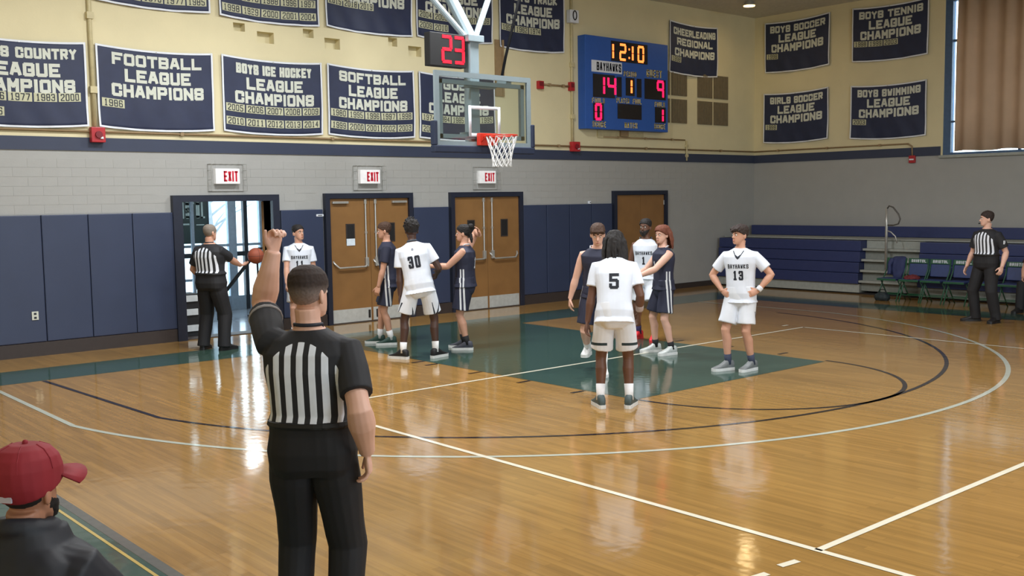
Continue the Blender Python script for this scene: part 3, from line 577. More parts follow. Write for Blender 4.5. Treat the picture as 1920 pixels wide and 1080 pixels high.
# ------------------------------------------------------------------ hoop
hp = empty('basketball_hoop', 'ceiling hung basketball hoop with glass backboard and white net', 'basketball hoop', (0, 0, 0))
BY = -1.22; z0, z1 = 2.90, 3.97; hx = 0.915
obj('glass_pane', bx((-hx + .03, BY, z0 + .03), (hx - .03, BY + 0.012, z1 - .03)), m_glassbb, hp)
b = BM(); fwid = 0.075
for lo, hi in (((-hx, BY - .012, z0), (-hx + fwid, BY + .03, z1)), ((hx - fwid, BY - .012, z0), (hx, BY + .03, z1)), ((-hx + fwid, BY - .012, z0), (hx - fwid, BY + .03, z0 + fwid)), ((-hx + fwid, BY - .012, z1 - fwid), (hx - fwid, BY + .03, z1))): box(b, lo, hi)
bmesh.ops.recalc_face_normals(b, faces=b.faces); obj('board_frame', b, m_hoopw, hp)
q = []
for a, c, e, f in ((-.305, 3.05, -.255, 3.50), (.255, 3.05, .305, 3.50), (-.255, 3.45, .255, 3.50), (-.255, 3.05, .255, 3.10)): q.append(rect(a, c, e, f))
obj('target_square', slab_mesh('target_square', q, back_plane(0, BY - .001, 0), 0.002), m_white, hp)
pd = BM()
for lo, hi in (((-hx - .05, BY - .045, z0 - .09), (hx + .05, BY + .055, z0 + .012)), ((-hx - .05, BY - .045, z0 + .012), (-hx + .012, BY + .055, z0 + .36)), ((hx - .012, BY - .045, z0 + .012), (hx + .05, BY + .055, z0 + .36))): box(pd, lo, hi, 0.015)
bmesh.ops.recalc_face_normals(pd, faces=pd.faces); obj('edge_padding', pd, m_bbpad, hp)
obj('rim_plate', bx((-.17, BY - .09, 2.92), (.17, BY - .013, 3.10), 0.01), m_rim, hp)
RY, RR = -1.60, 0.228
rm = BM(); tube(rm, [(RR * math.cos(2 * PI * i / 36), RY + RR * math.sin(2 * PI * i / 36), 3.05) for i in range(37)], 0.011, 8)
for s in (-1, 1): tube(rm, [(s * .13, BY - .08, 2.97), (s * .17, RY + .15, 3.04)], 0.009, 6)
box(rm, (-.10, BY - .17, 3.035), (.10, BY - .08, 3.06)); bmesh.ops.recalc_face_normals(rm, faces=rm.faces)
smooth(obj('rim', rm, m_rim, hp))
nt = BM(); lv = [(0.228, 3.045), (0.195, 2.93), (0.165, 2.83), (0.145, 2.74), (0.135, 2.66), (0.14, 2.60)]
for i in range(12):
    for s in (1, -1):
        tube(nt, [(r * math.cos(2 * PI * (i + s * .5 * k) / 12), RY + r * math.sin(2 * PI * (i + s * .5 * k) / 12), z) for k, (r, z) in enumerate(lv)], 0.0055, 5)
obj('net', nt, m_net, hp)
bf = BM()
for lo, hi in (((-.82, BY + .035, 3.02), (-.75, BY + .09, 3.86)), ((.75, BY + .035, 3.02), (.82, BY + .09, 3.86)), ((-.82, BY + .035, 3.80), (.82, BY + .09, 3.86)), ((-.82, BY + .035, 3.02), (.82, BY + .09, 3.08))): box(bf, lo, hi)
bmesh.ops.recalc_face_normals(bf, faces=bf.faces); obj('back_frame', bf, m_hoopw, hp)
obj('mast', bx((-.085, -1.01, 3.0), (.085, -.85, 4.50), 0.01), m_hoopw, hp)
arm = BM(); box(arm, (-.3, BY + .08, 3.78), (.3, -1.0, 3.86)); box(arm, (-.3, BY + .08, 3.04), (.3, -1.0, 3.12)); bmesh.ops.recalc_face_normals(arm, faces=arm.faces)
obj('mast_arm', arm, m_hoopw, hp)
obj('mast_collar', bx((-.15, -1.06, 4.46), (.15, -.80, 4.56), 0.01), m_hoopw, hp)
obj('support_tube', tb([(0, -.93, 4.52), (0, .45, CEIL)], 0.092, 12), m_hoopw, hp)
for s in (-1, 1): obj('brace_tube', tb([(s * .08, -.92, 4.52), (s * 1.55, -.08, CEIL)], 0.045, 10), m_hoopw, hp)
obj('pull_strap', tb([(0.52, -1.0, 3.93), (0.62, -1.0, 4.3), (0.98, -1.0, 5.4), (1.3, -1.0, CEIL)], 0.022, 8), mat('black_webbing', (12, 12, 13), 0.95, spec=0.05), hp)
smooth(hp.children[-1])
obj('strap_hook', bx((0.46, BY + .03, 3.86), (0.56, -.97, 3.96)), m_hoopw, hp)
sc = empty('shot_clock', 'black shot clock showing red 23 above the backboard', 'shot clock', (-0.47, -0.92, 4.31))
obj('case', bx((-0.33, -0.06, -0.24), (0.335, 0.08, 0.24), 0.01), m_black, sc)
for ch, x in (('2', -0.10), ('3', 0.13)): obj('digit', slab_mesh('digit', seg_quads(ch, x, -0.17, 0.15, 0.36, 0.045), back_plane(0, -0.061, 0), 0.004), m_led, sc)
obj('mount_bracket', bx((0.335, 0.0, -0.06), (0.384, 0.05, 0.06)), m_black, sc)

# ------------------------------------------------------------------ wall devices and conduits
def conduit(label, pts, r, m=m_conduit, straps=3):
    t = empty('conduit', label, 'conduit', (0, 0, 0)); smooth(obj('pipe', tb(pts, r, 8), m, t))
    a, c = Vector(pts[0]), Vector(pts[1])
    for i in range(straps):
        p = a.lerp(c, (i + .5) / straps); obj('strap', bx(p - Vector((r * 1.5,) * 3), p + Vector((r * 1.5,) * 3)), m, t)
Y1 = YW - 0.03
conduit('cream vertical conduit rising between the CROSS COUNTRY and FOOTBALL banners', [(-4.45, Y1, 3.27), (-4.45, Y1, CEIL)], 0.032)
conduit('cream vertical conduit beside the scoreboard edge', [(5.28, Y1, 3.28), (5.28, Y1, CEIL)], 0.03)
conduit('thin conduit running along the back wall just above the navy band', [(XL, Y1, 3.20), (XR - 0.03, Y1, 3.20)], 0.017, m_conduit2, 9)
conduit('thin conduit dropping through the navy band below the wall vents', [(8.95, Y1 - .01, 3.40), (8.95, Y1 - .01, 2.95)], 0.02, m_conduit, 2)
conduit('thin horizontal conduit below the scoreboard', [(6.2, Y1, 3.42), (8.9, Y1, 3.42)], 0.015, m_conduit2)
conduit('short conduit joining two red boxes left of the scoreboard', [(4.45, Y1, 4.42), (5.22, Y1, 4.42)], 0.018, m_conduit2, 2)
conduit('conduit on the right wall above the navy band bending down to a red box', [(XR - .03, YW - .05, 3.20), (XR - .03, -1.70, 3.20), (XR - .03, -1.79, 3.14), (XR - .03, -1.80, 2.93)], 0.016, m_conduit2)
def device(name, label, cat, x, y, z, lo, hi, m, extra=None):
    t = empty(name, label, cat, (x, y, z)); obj('case', bx(lo, hi, 0.01), m, t)
    if extra: extra(t)
    return t
def horn(t):
    g = BM(); tube(g, [(0, -0.10, 0), (0, -0.13, 0)], 0.05, 14); obj('grille', g, mat('dark_red', (120, 24, 34), 0.5), t); obj('strobe_lens', bx((0.02, -0.125, -0.06), (0.06, -0.10, -0.03)), m_white, t)
device('fire_alarm_horn', 'red fire alarm horn on the navy band below the FOOTBALL banner', 'alarm', -4.43, YW - 0.02, 3.15, (-0.10, -0.10, -0.11), (0.10, 0, 0.11), m_red, horn)
device('fire_alarm_horn', 'red fire alarm horn on the navy band below the scoreboard edge', 'alarm', 5.31, YW - 0.02, 3.19, (-0.11, -0.10, -0.10), (0.11, 0, 0.10), m_red, horn)
device('junction_box', 'small red box at the left end of a short conduit beside the hoop', 'alarm', 4.38, YW, 4.40, (-0.07, -0.08, -0.08), (0.07, 0, 0.08), m_red, lambda t: obj('cover', bx((-0.055, -0.086, -0.02), (0.055, -0.08, 0.06)), mat('dark_red', (120, 24, 34), 0.5), t))
device('junction_box', 'small red box where the short conduit meets the scoreboard edge', 'alarm', 5.25, YW, 4.42, (-0.06, -0.085, -0.09), (0.06, -0.0, 0.09), m_red, lambda t: obj('cover', bx((-0.045, -0.092, -0.02), (0.045, -0.085, 0.06)), mat('dark_red', (120, 24, 34), 0.5), t))
t = device('pull_station', 'small red box under the navy band on the right wall', 'alarm', XR, -1.80, 2.86, (-0.06, -0.07, -0.08), (0, 0.07, 0.08), m_red, lambda t: obj('handle', bx((-0.072, -0.05, -0.02), (-0.06, 0.05, 0.01)), m_white, t))
device('wall_speaker', 'small white box with a dark loop on the conduit right of the BOYS TRACK banner', 'speaker', 5.27, YW, 5.83, (-0.12, -0.14, -0.13), (0.12, -0.02, 0.13), m_white, lambda t: obj('dark_loop', tb([(0.05 * math.cos(a), -0.146, 0.02 + 0.09 * math.sin(a)) for a in [2 * PI * i / 16 for i in range(17)]], 0.012, 6), m_black, t))
device('wall_sensor', 'tiny white device on top of the pads between the third door and the corner door', 'sensor', 5.75, YW - 0.03, 2.03, (-0.025, -0.04, -0.03), (0.025, 0.02, 0.03), m_white, lambda t: obj('lens', bx((-0.012, -0.046, -0.01), (0.012, -0.04, 0.01)), m_black, t))
device('wall_tag', 'small white tag at the pad top left of the middle oak double door', 'tag', -0.77, YW - 0.055, 1.90, (-0.07, -0.012, -0.02), (0.07, 0, 0.02), m_white, lambda t: obj('mark', bx((-0.04, -0.015, -0.006), (0.04, -0.012, 0.006)), m_ink, t))
# brown vertical channel behind the hoop
t = empty('wall_channel', 'brown vertical wall channel behind the hoop strap', 'channel', (3.32, YW, 4.62)); obj('web', bx((-0.10, -0.03, -0.5), (0.10, -0.001, 0.58)), m_conduit2, t); obj('flange', bx((0.06, -0.06, -0.5), (0.10, -0.03, 0.58)), m_conduit2, t)
# square vents: two blocks of louvred panels
m_vent = mat('brown_gray_vent', (120, 108, 84), 0.6)
for gx, lab in ((8.42, 'block of four brown louvred wall vents beside the scoreboard'), (9.95, 'block of four brown louvred wall vents nearer the room corner')):
    t = empty('wall_vent', lab, 'vent', (gx, YW, 4.38))
    for ix in (-1, 1):
        for iz in (-1, 1):
            cx_, cz_ = ix * 0.30, iz * 0.31
            pn = obj('vent_panel', bx((cx_ - .27, -0.02, cz_ - .27), (cx_ + .27, -0.001, cz_ + .27)), m_vent, t)
            lv_ = BM()
            for k in range(9): box(lv_, (cx_ - .25 + .058 * k, -0.03, cz_ - .25), (cx_ - .222 + .058 * k, -0.02, cz_ + .25))
            obj('louvres', lv_, m_vent, pn)
# ceiling fixtures
t = None
for i, (lx, ly, e) in enumerate(LAMPS):
    big = i < 11
    t = empty('ceiling_light', 'warm round ceiling light at the top edge near the room corner' if not big else 'high bay ceiling lamp, one of the row above the picture', 'ceiling light', (lx, ly, CEIL), group=None if not big else 'high bay lamps over the court')
    s = 0.5 if big else 0.14
    hb = BM(); loft(hb, [[(s * .6 * math.cos(a), s * .6 * math.sin(a), -0.001) for a in [2 * PI * k / 20 for k in range(20)]], [(s * math.cos(a), s * math.sin(a), -0.10) for a in [2 * PI * k / 20 for k in range(20)]]]); bmesh.ops.recalc_face_normals(hb, faces=hb.faces)
    obj('housing', hb, m_pipeg, t)
    df = BM(); tube(df, [(0, 0, -0.10), (0, 0, -0.115)], s * 0.9, 20); obj('diffuser', df, mat('lamp_lens' if big else 'warm_lens', (255, 246, 226) if big else (255, 205, 120), 0.4, emit=3 if big else 9), t)

# ------------------------------------------------------------------ bleachers, chairs
bl = empty('bleachers', 'closed navy bleachers with a gray stepped aisle along the right wall', 'bleachers', (10.0, 0, 0))
for y0, y1 in ((-1.46, 2.25), (-29.5, -2.78)):
    for k in range(4):
        sec = bx((0.03 * k, y0, 0.22 + 0.23 * k), (1.5, y1, 0.22 + 0.23 * k + 0.222), 0.012); obj('riser_panel', sec, m_bleach, bl)
    obj('base_skirt', bx((0.06, y0, 0.03), (1.5, y1, 0.215)), m_bleach2, bl)
obj('top_shelf', bx((0.30, -29.5, 1.145), (1.52, 2.25, 1.165)), m_bleach2, bl)
obj('top_panel', bx((1.36, -29.5, 1.17), (1.5, 2.25, 1.40), 0.01), m_bleach, bl)
for k in range(4):
    z = 0.25 + 0.225 * k
    obj('step_tread', bx((0.02 + 0.05 * k, -2.775, z), (0.5, -1.465, z + 0.045)), m_bleach2, bl)
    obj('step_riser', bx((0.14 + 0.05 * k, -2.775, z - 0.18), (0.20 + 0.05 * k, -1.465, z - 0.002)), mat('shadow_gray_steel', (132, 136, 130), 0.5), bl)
obj('step_back', bx((0.34, -2.775, 0.972), (1.5, -1.465, 1.144)), m_bleach2, bl)
obj('toe_gap_shade', bx((0.1, -29.5, 0.0), (1.5, 2.2, 0.03)), m_black, bl)  # black slab fills the open toe gap, its shade put into the colour
rl = empty('aisle_handrail', 'steel handrail with two bent loops standing in the bleacher aisle', 'handrail', (10.085, -2.05, 0.0))
smooth(obj('pole', tb([(0, 0, 0.522), (0, 0, 1.45), (0, 0, 1.82)], [0.028, 0.028, 0.022], 10), m_steel, rl))
smooth(obj('upper_loop', tb([(0, 0, 1.80), (0, -0.05, 1.87), (0, -0.14, 1.84), (0, -0.26, 1.70), (0, -0.30, 1.60), (0, -0.26, 1.50), (0, -0.15, 1.47), (0, 0, 1.47)], 0.016, 8), mat('dark_steel', (96, 92, 88), 0.4, 0.5), rl))
smooth(obj('lower_loop', tb([(0, 0, 1.36), (0, -0.1, 1.33), (0, -0.2, 1.24), (0, -0.24, 1.1)], 0.014, 8), m_steel, rl))
obj('base_flange', tb([(0, 0, 0.521), (0, 0, 0.535)], 0.034, 12), m_steel, rl)

def make_chair(name, label, loc, rz, group, strip=True):
    """folding chair, seat front toward local -Y"""
    t = empty(name, label, 'chair', loc, rz, group)
    for s in (-1, 1):
        smooth(obj('front_leg', tb([(s * .20, -.20, 0.0), (s * .20, 0.02, 0.42), (s * .20, .16, 0.62), (s * .20, .20, 0.84)], 0.013, 8), m_chg, t))
        smooth(obj('rear_leg', tb([(s * .18, .22, 0.0), (s * .18, -.10, 0.41)], 0.012, 8), m_chg, t))
    obj('seat', bx((-.20, -.22, 0.415), (.20, .16, 0.455), 0.014), m_chn, t)
    obj('seat_rim', bx((-.20, -.235, 0.41), (.20, -.218, 0.45), 0.004), m_chg, t)
    Mb = Matrix.Translation((0, .172, .62)) @ Matrix.Rotation(-0.17, 4, 'X')
    bb = bx((-.185, -.015, -.12), (.185, .012, .12), 0.012); bmesh.ops.transform(bb, matrix=Mb, verts=bb.verts); obj('backrest', bb, m_chn, t)
    hb = bx((-.20, -.018, .125), (.20, .012, .225), 0.01); bmesh.ops.transform(hb, matrix=Mb, verts=hb.verts); hs = obj('header_strip', hb, m_chg, t)
    if strip: obj('lettering', slab_mesh('lettering', text_quads('BRISTOL', 0.055, 0.30, 0, .175, 0.22, 9, .3), Mb @ back_plane(0, -.0185, 0), 0.002), m_white, hs)
    for z, y in ((0.14, -.13), (0.14, .115)): obj('cross_bar', tb([(-.19, y, z), (.19, y, z)], 0.009, 6), m_chg, t)
    return t
CH = [(-2.62, 'green framed folding chair under a navy jacket, first beside the aisle'), (-3.08, 'green framed folding chair with red cloth on its seat, second from the aisle'), (-3.52, 'green framed navy folding chair, third from the bleacher aisle'), (-3.98, 'green framed navy folding chair just left of the standing referee'), (-4.46, 'green framed folding chair hidden behind the standing referee'), (-4.98, 'green framed navy folding chair just right of the standing referee'), (-5.47, 'folding chair at the right picture edge with a seated person')]
for y, lab in CH: make_chair('folding_chair', lab, (9.30, y, 0), -PI / 2, 'team folding chairs in front of the bleachers')
# ------------------------------------------------------------------ people
def remesh(bm, voxel, it=4, disp=None):
    bmesh.ops.recalc_face_normals(bm, faces=bm.faces)
    me = bpy.data.meshes.new('tmp'); bm.to_mesh(me); bm.free()
    o = bpy.data.objects.new('tmp', me); COL.objects.link(o)
    r = o.modifiers.new('r', 'REMESH'); r.mode = 'VOXEL'; r.voxel_size = voxel; r.adaptivity = 0
    s = o.modifiers.new('s', 'SMOOTH'); s.factor = 0.5; s.iterations = it
    dg = bpy.context.evaluated_depsgraph_get(); out = bpy.data.meshes.new_from_object(o.evaluated_get(dg))
    bpy.data.objects.remove(o); bpy.data.meshes.remove(me)
    if disp:
        amp, sc = disp
        n = len(out.vertices); co = np.empty(n * 3, np.float32); nr = np.empty(n * 3, np.float32)
        out.vertices.foreach_get('co', co); out.vertex_normals.foreach_get('vector', nr); co = co.reshape(-1, 3); nr = nr.reshape(-1, 3)
        k = np.array([noise.noise(Vector((x * sc[0], y * sc[1], z * sc[2] + x * 3))) for x, y, z in co.tolist()], np.float32)
        out.vertices.foreach_set('co', (co + nr * (amp * k)[:, None]).ravel()); out.update()
    out.shade_smooth(); return out
def ik(a, t, l1, l2, pole):
    d = t - a; L = min(d.length, (l1 + l2) * 0.999); dn = d.normalized(); t = a + dn * L
    c = (l1 * l1 - l2 * l2 + L * L) / (2 * L); h = math.sqrt(max(0, l1 * l1 - c * c)); p = pole - dn * pole.dot(dn)
    p = p.normalized() if p.length > 1e-6 else dn.orthogonal().normalized()
    return a + dn * c + p * h, t
def ell(c, X, Y, rx, ry, n=20, e=2.3):
    out = []
    for j in range(n):
        t = 2 * PI * j / n; ct, st_ = math.cos(t), math.sin(t)
        out.append(c + X * (rx * math.copysign(abs(ct) ** (2 / e), ct)) + Y * (ry * math.copysign(abs(st_) ** (2 / e), st_)))
    return out
TORSO = [(-.09, .085, .075), (-.05, .155, .105), (.02, .163, .113), (.10, .150, .104), (.19, .142, .098), (.28, .153, .106), (.38, .172, .116), (.46, .178, .108), (.515, .150, .085), (.55, .085, .066), (.58, .058, .058)]
HEAD = [(0, .022, -.078, -.040), (.010, .040, -.089, -.022), (.032, .054, -.091, .012), (.060, .063, -.091, .052), (.088, .069, -.089, .078), (.112, .0735, -.084, .092), (.132, .0755, -.091, .098), (.162, .077, -.089, .102), (.192, .070, -.075, .095), (.217, .051, -.049, .071), (.231, .024, -.016, .038)]
SKIN = {'pale': (224, 178, 158), 'fair': (208, 158, 134), 'tan': (176, 124, 98), 'brown': (104, 70, 54), 'dark': (78, 54, 46)}
HAIR = {'black': (26, 22, 22), 'dark': (48, 36, 32), 'brown': (70, 48, 36), 'auburn': (112, 62, 44), 'gray': (128, 118, 108)}
m_eye = mat('eye_white', (224, 220, 214), 0.3); m_iris = mat('dark_iris', (34, 24, 20), 0.3); m_lip = mat('lip_skin', (168, 98, 88), 0.5); m_lipd = mat('dark_lip_skin', (92, 52, 46), 0.5)

def person(label, pos, a, H=1.83, bulk=1.0, skin='fair', hair=('short', 'dark'), head=(0, 0), lean=(0, 0), hunch=0.0, twist=0.0, seat=None,
           L=None, R=None, feet=None, top='ref', bottom='trousers', num=None, shoe=((40, 40, 44), (60, 60, 62)), sock=None, vox=0.0065, cap=None, extra=None, arms_r=1.0, headroll=0.0):
    s = H / 1.80; P3 = lambda p: Vector(p) * s
    d = Vector((pos[0] - CAM.x, pos[1] - CAM.y, 0)).normalized(); th = -math.radians(a)
    f = Vector((d.x * math.cos(th) - d.y * math.sin(th), d.x * math.sin(th) + d.y * math.cos(th)))
    root = empty('person', label, 'person', (pos[0], pos[1], 0), math.atan2(f.y, f.x) + PI / 2)
    root['group'] = 'people in the gym'
    del root['group']
    # skeleton, metres at 1.80 m
    pz = 0.935 if seat is None else seat + 0.09
    Pv = P3((0, 0, pz)) if seat is None else Vector((0, 0, pz))
    Nk = Pv + P3((lean[0], -lean[1], .565)); U = (Nk - Pv).normalized(); X0 = Vector((math.cos(twist), math.sin(twist), 0))
    X = (X0 - U * X0.dot(U)).normalized(); Y = U.cross(X).normalized()          # Y points to the back
    T = lambda x, y, z: Pv + X * x * s + Y * y * s + U * z * s
    hy = lambda z: hunch * max(0, (z - .1) / .46) ** 2 * (-1)
    # legs
    legs = []
    for sg, ft in ((1, feet[0]), (-1, feet[1])):
        hipj = Pv + Vector((sg * .088 * s * bulk ** .5, 0, -.015 * s))
        fz = ft[2]; ank = Vector((ft[0], ft[1], fz + .085 * s)); yw = math.radians(ft[3]); fd = Vector((math.sin(yw), -math.cos(yw), 0))
        kn, ank = ik(hipj, ank, .435 * s, .42 * s, fd + Vector((0, -.15, 0)))
        legs.append((hipj, kn, ank, fd, fz))
    # arms
    arms = []
    for sg, A in ((1, L or {}), (-1, R or {})):
        sh = T(sg * .176 * (bulk ** .5), hy(.48) + .01, .458 + A.get('lift', 0)); hand = A.get('hand', (sg * .25, -.06, .80)); hand = Vector((hand[0], hand[1], hand[2])) * s
        pole = Vector(A.get('pole', (sg * .35, 1, -.1))); el, wr = ik(sh, hand, .295 * s, .255 * s, pole)
        fdir = Vector(A['fd']).normalized() if 'fd' in A else (wr - el).normalized(); pn = Vector(A.get('pn', (-sg, .25, 0))); pn = (pn - fdir * pn.dot(fdir)).normalized()
        arms.append((sg, sh, el, wr, fdir, pn, A.get('curl', .55)))
    # body mesh
    b = BM(); b2 = bulk
    loft(b, [ell(T(0, hy(z), z), X, Y, rx * s * b2 * .94, ry * s * b2 * .94) for z, rx, ry in TORSO])
    for hipj, kn, ank, fd, fz in legs:
        k = bulk ** .6 * s; mid = hipj.lerp(kn, .5); c1 = kn.lerp(ank, .28) - fd * .012 * s; c2 = kn.lerp(ank, .65)
        tube(b, [hipj + Vector((0, 0, .03 * s)), hipj.lerp(kn, .2), mid, hipj.lerp(kn, .85), kn, kn.lerp(ank, .1), c1, c2, kn.lerp(ank, .92), ank - Vector((0, 0, .02 * s))], [.082 * k, .086 * k, .074 * k, .058 * k, .056 * s, .052 * s, .058 * k, .044 * s, .036 * s, .038 * s], 14)
        tube(b, [ank - fd * .035 * s - Vector((0, 0, .05 * s)), ank + fd * .06 * s - Vector((0, 0, .05 * s)), ank + fd * .15 * s - Vector((0, 0, .06 * s))], [.03 * s, .034 * s, .028 * s], 10)
    for sg, sh, el, wr, fd, pn, curl in arms:
        k = arms_r * s * bulk ** .4; k0 = min(arms_r, 1.05) * s * bulk ** .4
        tube(b, [T(sg * .10, hy(.48), .475), sh, sh.lerp(el, .25), sh.lerp(el, .6), sh.lerp(el, .93), el, el.lerp(wr, .12), el.lerp(wr, .3), el.lerp(wr, .7), wr], [.046 * k0, .052 * k0, .052 * k0, .048 * k0, .042 * (k + k0) / 2, .041 * k, .044 * k, .046 * k, .033 * k, .027 * k], 14)
        tdir = fd.cross(pn) * (-sg)
        tube(b, [wr - fd * .01 * s, wr + fd * .025 * s, wr + fd * .06 * s, wr + fd * .093 * s], [.030 * s, .038 * s, .043 * s, .040 * s], 14, flat=(tuple(pn), .42))
        for i, (o_, ln) in enumerate(((.031, .070), (.0105, .079), (-.0105, .074), (-.030, .058))):
            p = wr + fd * .088 * s + tdir * o_ * s; ang = 0.12 * curl; dirv = (fd + tdir * o_ * 3.2).normalized(); pts = [p - dirv * .02 * s, p]
            ax = tdir
            for seg in (.44, .32, .24):
                ang += curl * .62; dd = (Matrix.Rotation(-ang if False else 0, 3, ax) @ dirv); dd = (dirv * math.cos(ang) + pn * math.sin(ang)); pts.append(pts[-1] + dd * ln * seg * s)
            tube(b, pts, [.0095 * s, .0092 * s, .0085 * s, .0078 * s, .0062 * s], 8)
        p = wr + fd * .022 * s + tdir * .024 * s; d1_ = (fd * .62 + tdir * .74 + pn * .22).normalized(); d2_ = (fd * .9 + tdir * .25 + pn * .35).normalized()
        tube(b, [p - d1_ * .015 * s, p + d1_ * .035 * s, p + d1_ * .05 * s + d2_ * .02 * s, p + d1_ * .05 * s + d2_ * .05 * s], [.016 * s, .013 * s, .0105 * s, .0075 * s], 8)
    # head
    hb_ = T(0, hy(.56) - .012 - hunch * .25, .607)
    hm = Matrix.Translation(hb_) @ Matrix.Rotation(twist, 4, 'Z') @ Matrix.Rotation(math.radians(head[0]), 4, 'Z') @ Matrix.Rotation(math.radians(-head[1]), 4, 'X').inverted() @ Matrix.Rotation(headroll, 4, 'Y') @ Matrix.Scale(s ** .6 * 1.0, 4)
    HP = lambda x, y, z: hm @ Vector((x, y, z)); hX = (hm.to_3x3() @ Vector((1, 0, 0))).normalized(); hYv = (hm.to_3x3() @ Vector((0, 1, 0))).normalized(); hs_ = s ** .6
    def hring(z, rx, f0, bk_, g=0.0, gt=0.0): return ell(HP(0, (f0 + bk_) / 2, z + gt), hX, hYv, (rx + g) * hs_, ((bk_ - f0) / 2 + g) * hs_, 20, 2.2)
    tube(b, [T(0, hy(.54) + .005, .535), HP(0, .012, -.005), HP(0, .018, .05)], [.062 * s * bulk ** .4, .054 * s * bulk ** .4, .056 * s], 14)
    loft(b, [hring(*h) for h in HEAD])
    tube(b, [HP(0, -.082, .122), HP(0, -.096, .102), HP(0, -.108, .086), HP(0, -.092, .078)], [.008 * hs_, .010 * hs_, .014 * hs_, .011 * hs_], 8)
    tube(b, [HP(-.04, -.080, .133), HP(0, -.087, .133), HP(.04, -.080, .133)], [.010 * hs_, .009 * hs_, .010 * hs_], 8)
    for sg in (-1, 1):
        e = BM(); tmp = Matrix.Translation(HP(sg * .079, .012, .098)) @ hm.to_3x3().normalized().to_4x4() @ Matrix.Rotation(sg * -.35, 4, 'Z')
        bmesh.ops.create_uvsphere(b, u_segments=10, v_segments=8, radius=1, matrix=tmp @ Matrix.Diagonal((.010 * hs_, .021 * hs_, .033 * hs_, 1))); e.free()
    tube(b, [HP(-.018, -.086, .043), HP(0, -.092, .043), HP(.018, -.086, .043)], [.007, .009, .007], 8)
    me = remesh(b, vox, 3)
    sk = mat('skin_' + skin, SKIN[skin], 0.5, var=0.05, scale=8)
    body = obj('body', me, sk, root)
    for sg in (-1, 1):
        e = BM(); ball(e, HP(sg * .031, -.080, .115), .0115 * hs_, 10, 8); eo = smooth(obj('eye', e, m_eye, body))
        e = BM(); ball(e, HP(sg * .031, -.0885, .115), .0058 * hs_, 8, 6); bpy_i = smooth(obj('iris', e, m_iris, body))
        e = BM(); tube(e, [HP(sg * .016, -.093, .134), HP(sg * .032, -.092, .139), HP(sg * .050, -.080, .134)], [.0035, .0045, .003], 6); obj('eyebrow', e, mat('hair_' + hair[1], HAIR[hair[1]], 0.75), body)
    e = BM(); tube(e, [HP(-.022, -.088, .045), HP(0, -.0985, .046), HP(.022, -.088, .045)], [.003, .0065, .003], 8); smooth(obj('lips', e, m_lipd if skin in ('dark', 'brown') else m_lip, body))
    # hair
    hk, hc = hair[0], hair[1]; mh = mat('hair_' + hc, HAIR[hc], 0.75, var=0.25, scale=60)
    rnd = random.Random(int(pos[0] * 100) + 5)
    def cap_hair(g, gt, front, back, name, m, v=.005, dz=None, lower=None):
        h = BM(); loft(h, [hring(z, rx, f0, b_, g, gt * min(1, z / .2)) for z, rx, f0, b_ in HEAD])
        n = hm.to_3x3() @ Vector((0, -(front - back), .18)); n = Vector((0, -(front - back), .18)); n = (hm.to_3x3() @ n).normalized()
        # plane through the hairline at the forehead and at the nape
        pf, pb = HP(0, -.09, front), HP(0, .10, back); al_ = (pf - pb).normalized(); n = hX.cross(al_).normalized(); n = n if n.dot(hm.to_3x3() @ Vector((0, 0, 1))) > 0 else -n
        g_ = h.verts[:] + h.edges[:] + h.faces[:]; r_ = bmesh.ops.bisect_plane(h, geom=g_, plane_co=pf, plane_no=n, clear_inner=True)
        bmesh.ops.holes_fill(h, edges=[e for e in h.edges if e.is_boundary])
        return h, name, m, v, dz
    def done(h, name, m, v=.005, dz=None, it=2): return obj(name, remesh(h, v, it, dz), m, root)
    if cap:
        h = cap_hair(.003, .001, .15, .03, 0, 0)[0]; done(h, 'hair', mh)
    elif hk == 'buzz':
        h = cap_hair(.006, .010, .162, .035, 0, 0)[0]; me_ = remesh(h, .004, 2, (.0015, (90, 90, 90)))
        hi_ = hm.inverted(); at = me_.attributes.new('m', 'FLOAT', 'POINT'); at.data.foreach_set('value', np.array([min(1, max(0, ((hi_ @ v.co).z - .045) / .125)) for v in me_.vertices], np.float32))
        obj('hair', me_, fade_mat(SKIN[skin], HAIR[hc]), root)
    elif hk == 'bald':
        h = cap_hair(.0035, .001, .15, .03, 0, 0)[0]; done(h, 'hair', mh)
    elif hk == 'short':
        h = cap_hair(.008, .012, .172, .045, 0, 0)[0]
        for i in range(70):
            u, w = rnd.uniform(-1, 1), rnd.uniform(-1, 1)
            if u * u + w * w > 1: continue
            p = HP(u * .066, .008 + w * .086, .215 - .05 * (u * u + w * w)); q = HP(u * .083, .008 + w * .103, .232 - .066 * (u * u + w * w) + rnd.uniform(-.006, .012)); tube(h, [p, p.lerp(q, .6) + Vector((0, 0, .012)), q], [.014, .013, .006], 6)
        done(h, 'hair', mh, .005, (.004, (70, 70, 70)))
    elif hk == 'mop':
        h = cap_hair(.012, .012, .165, .06, 0, 0)[0]
        for i in range(60):
            u, w = rnd.uniform(-1, 1), rnd.uniform(-1, 1)
            if u * u + w * w > 1: continue
            p = HP(u * .072, .01 + w * .09, .215 - .05 * (u * u + w * w)); q = HP(u * .095, .0 + w * .115 - .01, .225 - .075 * (u * u + w * w) + rnd.uniform(-.01, .02)); tube(h, [p, p.lerp(q, .6) + Vector((0, 0, .014)), q], [.016, .015, .006], 6)
        for i in range(11):
            x_ = -.060 + .012 * i; tube(h, [HP(x_ * .9, -.045, .215), HP(x_, -.092, .185), HP(x_ * 1.05 + rnd.uniform(-.006, .006), -.099 + abs(x_) * .35, .150 + rnd.uniform(-.012, .012))], [.014, .014, .006], 6)
        done(h, 'hair', mh, .005, (.004, (60, 60, 60)))
    elif hk == 'fro':
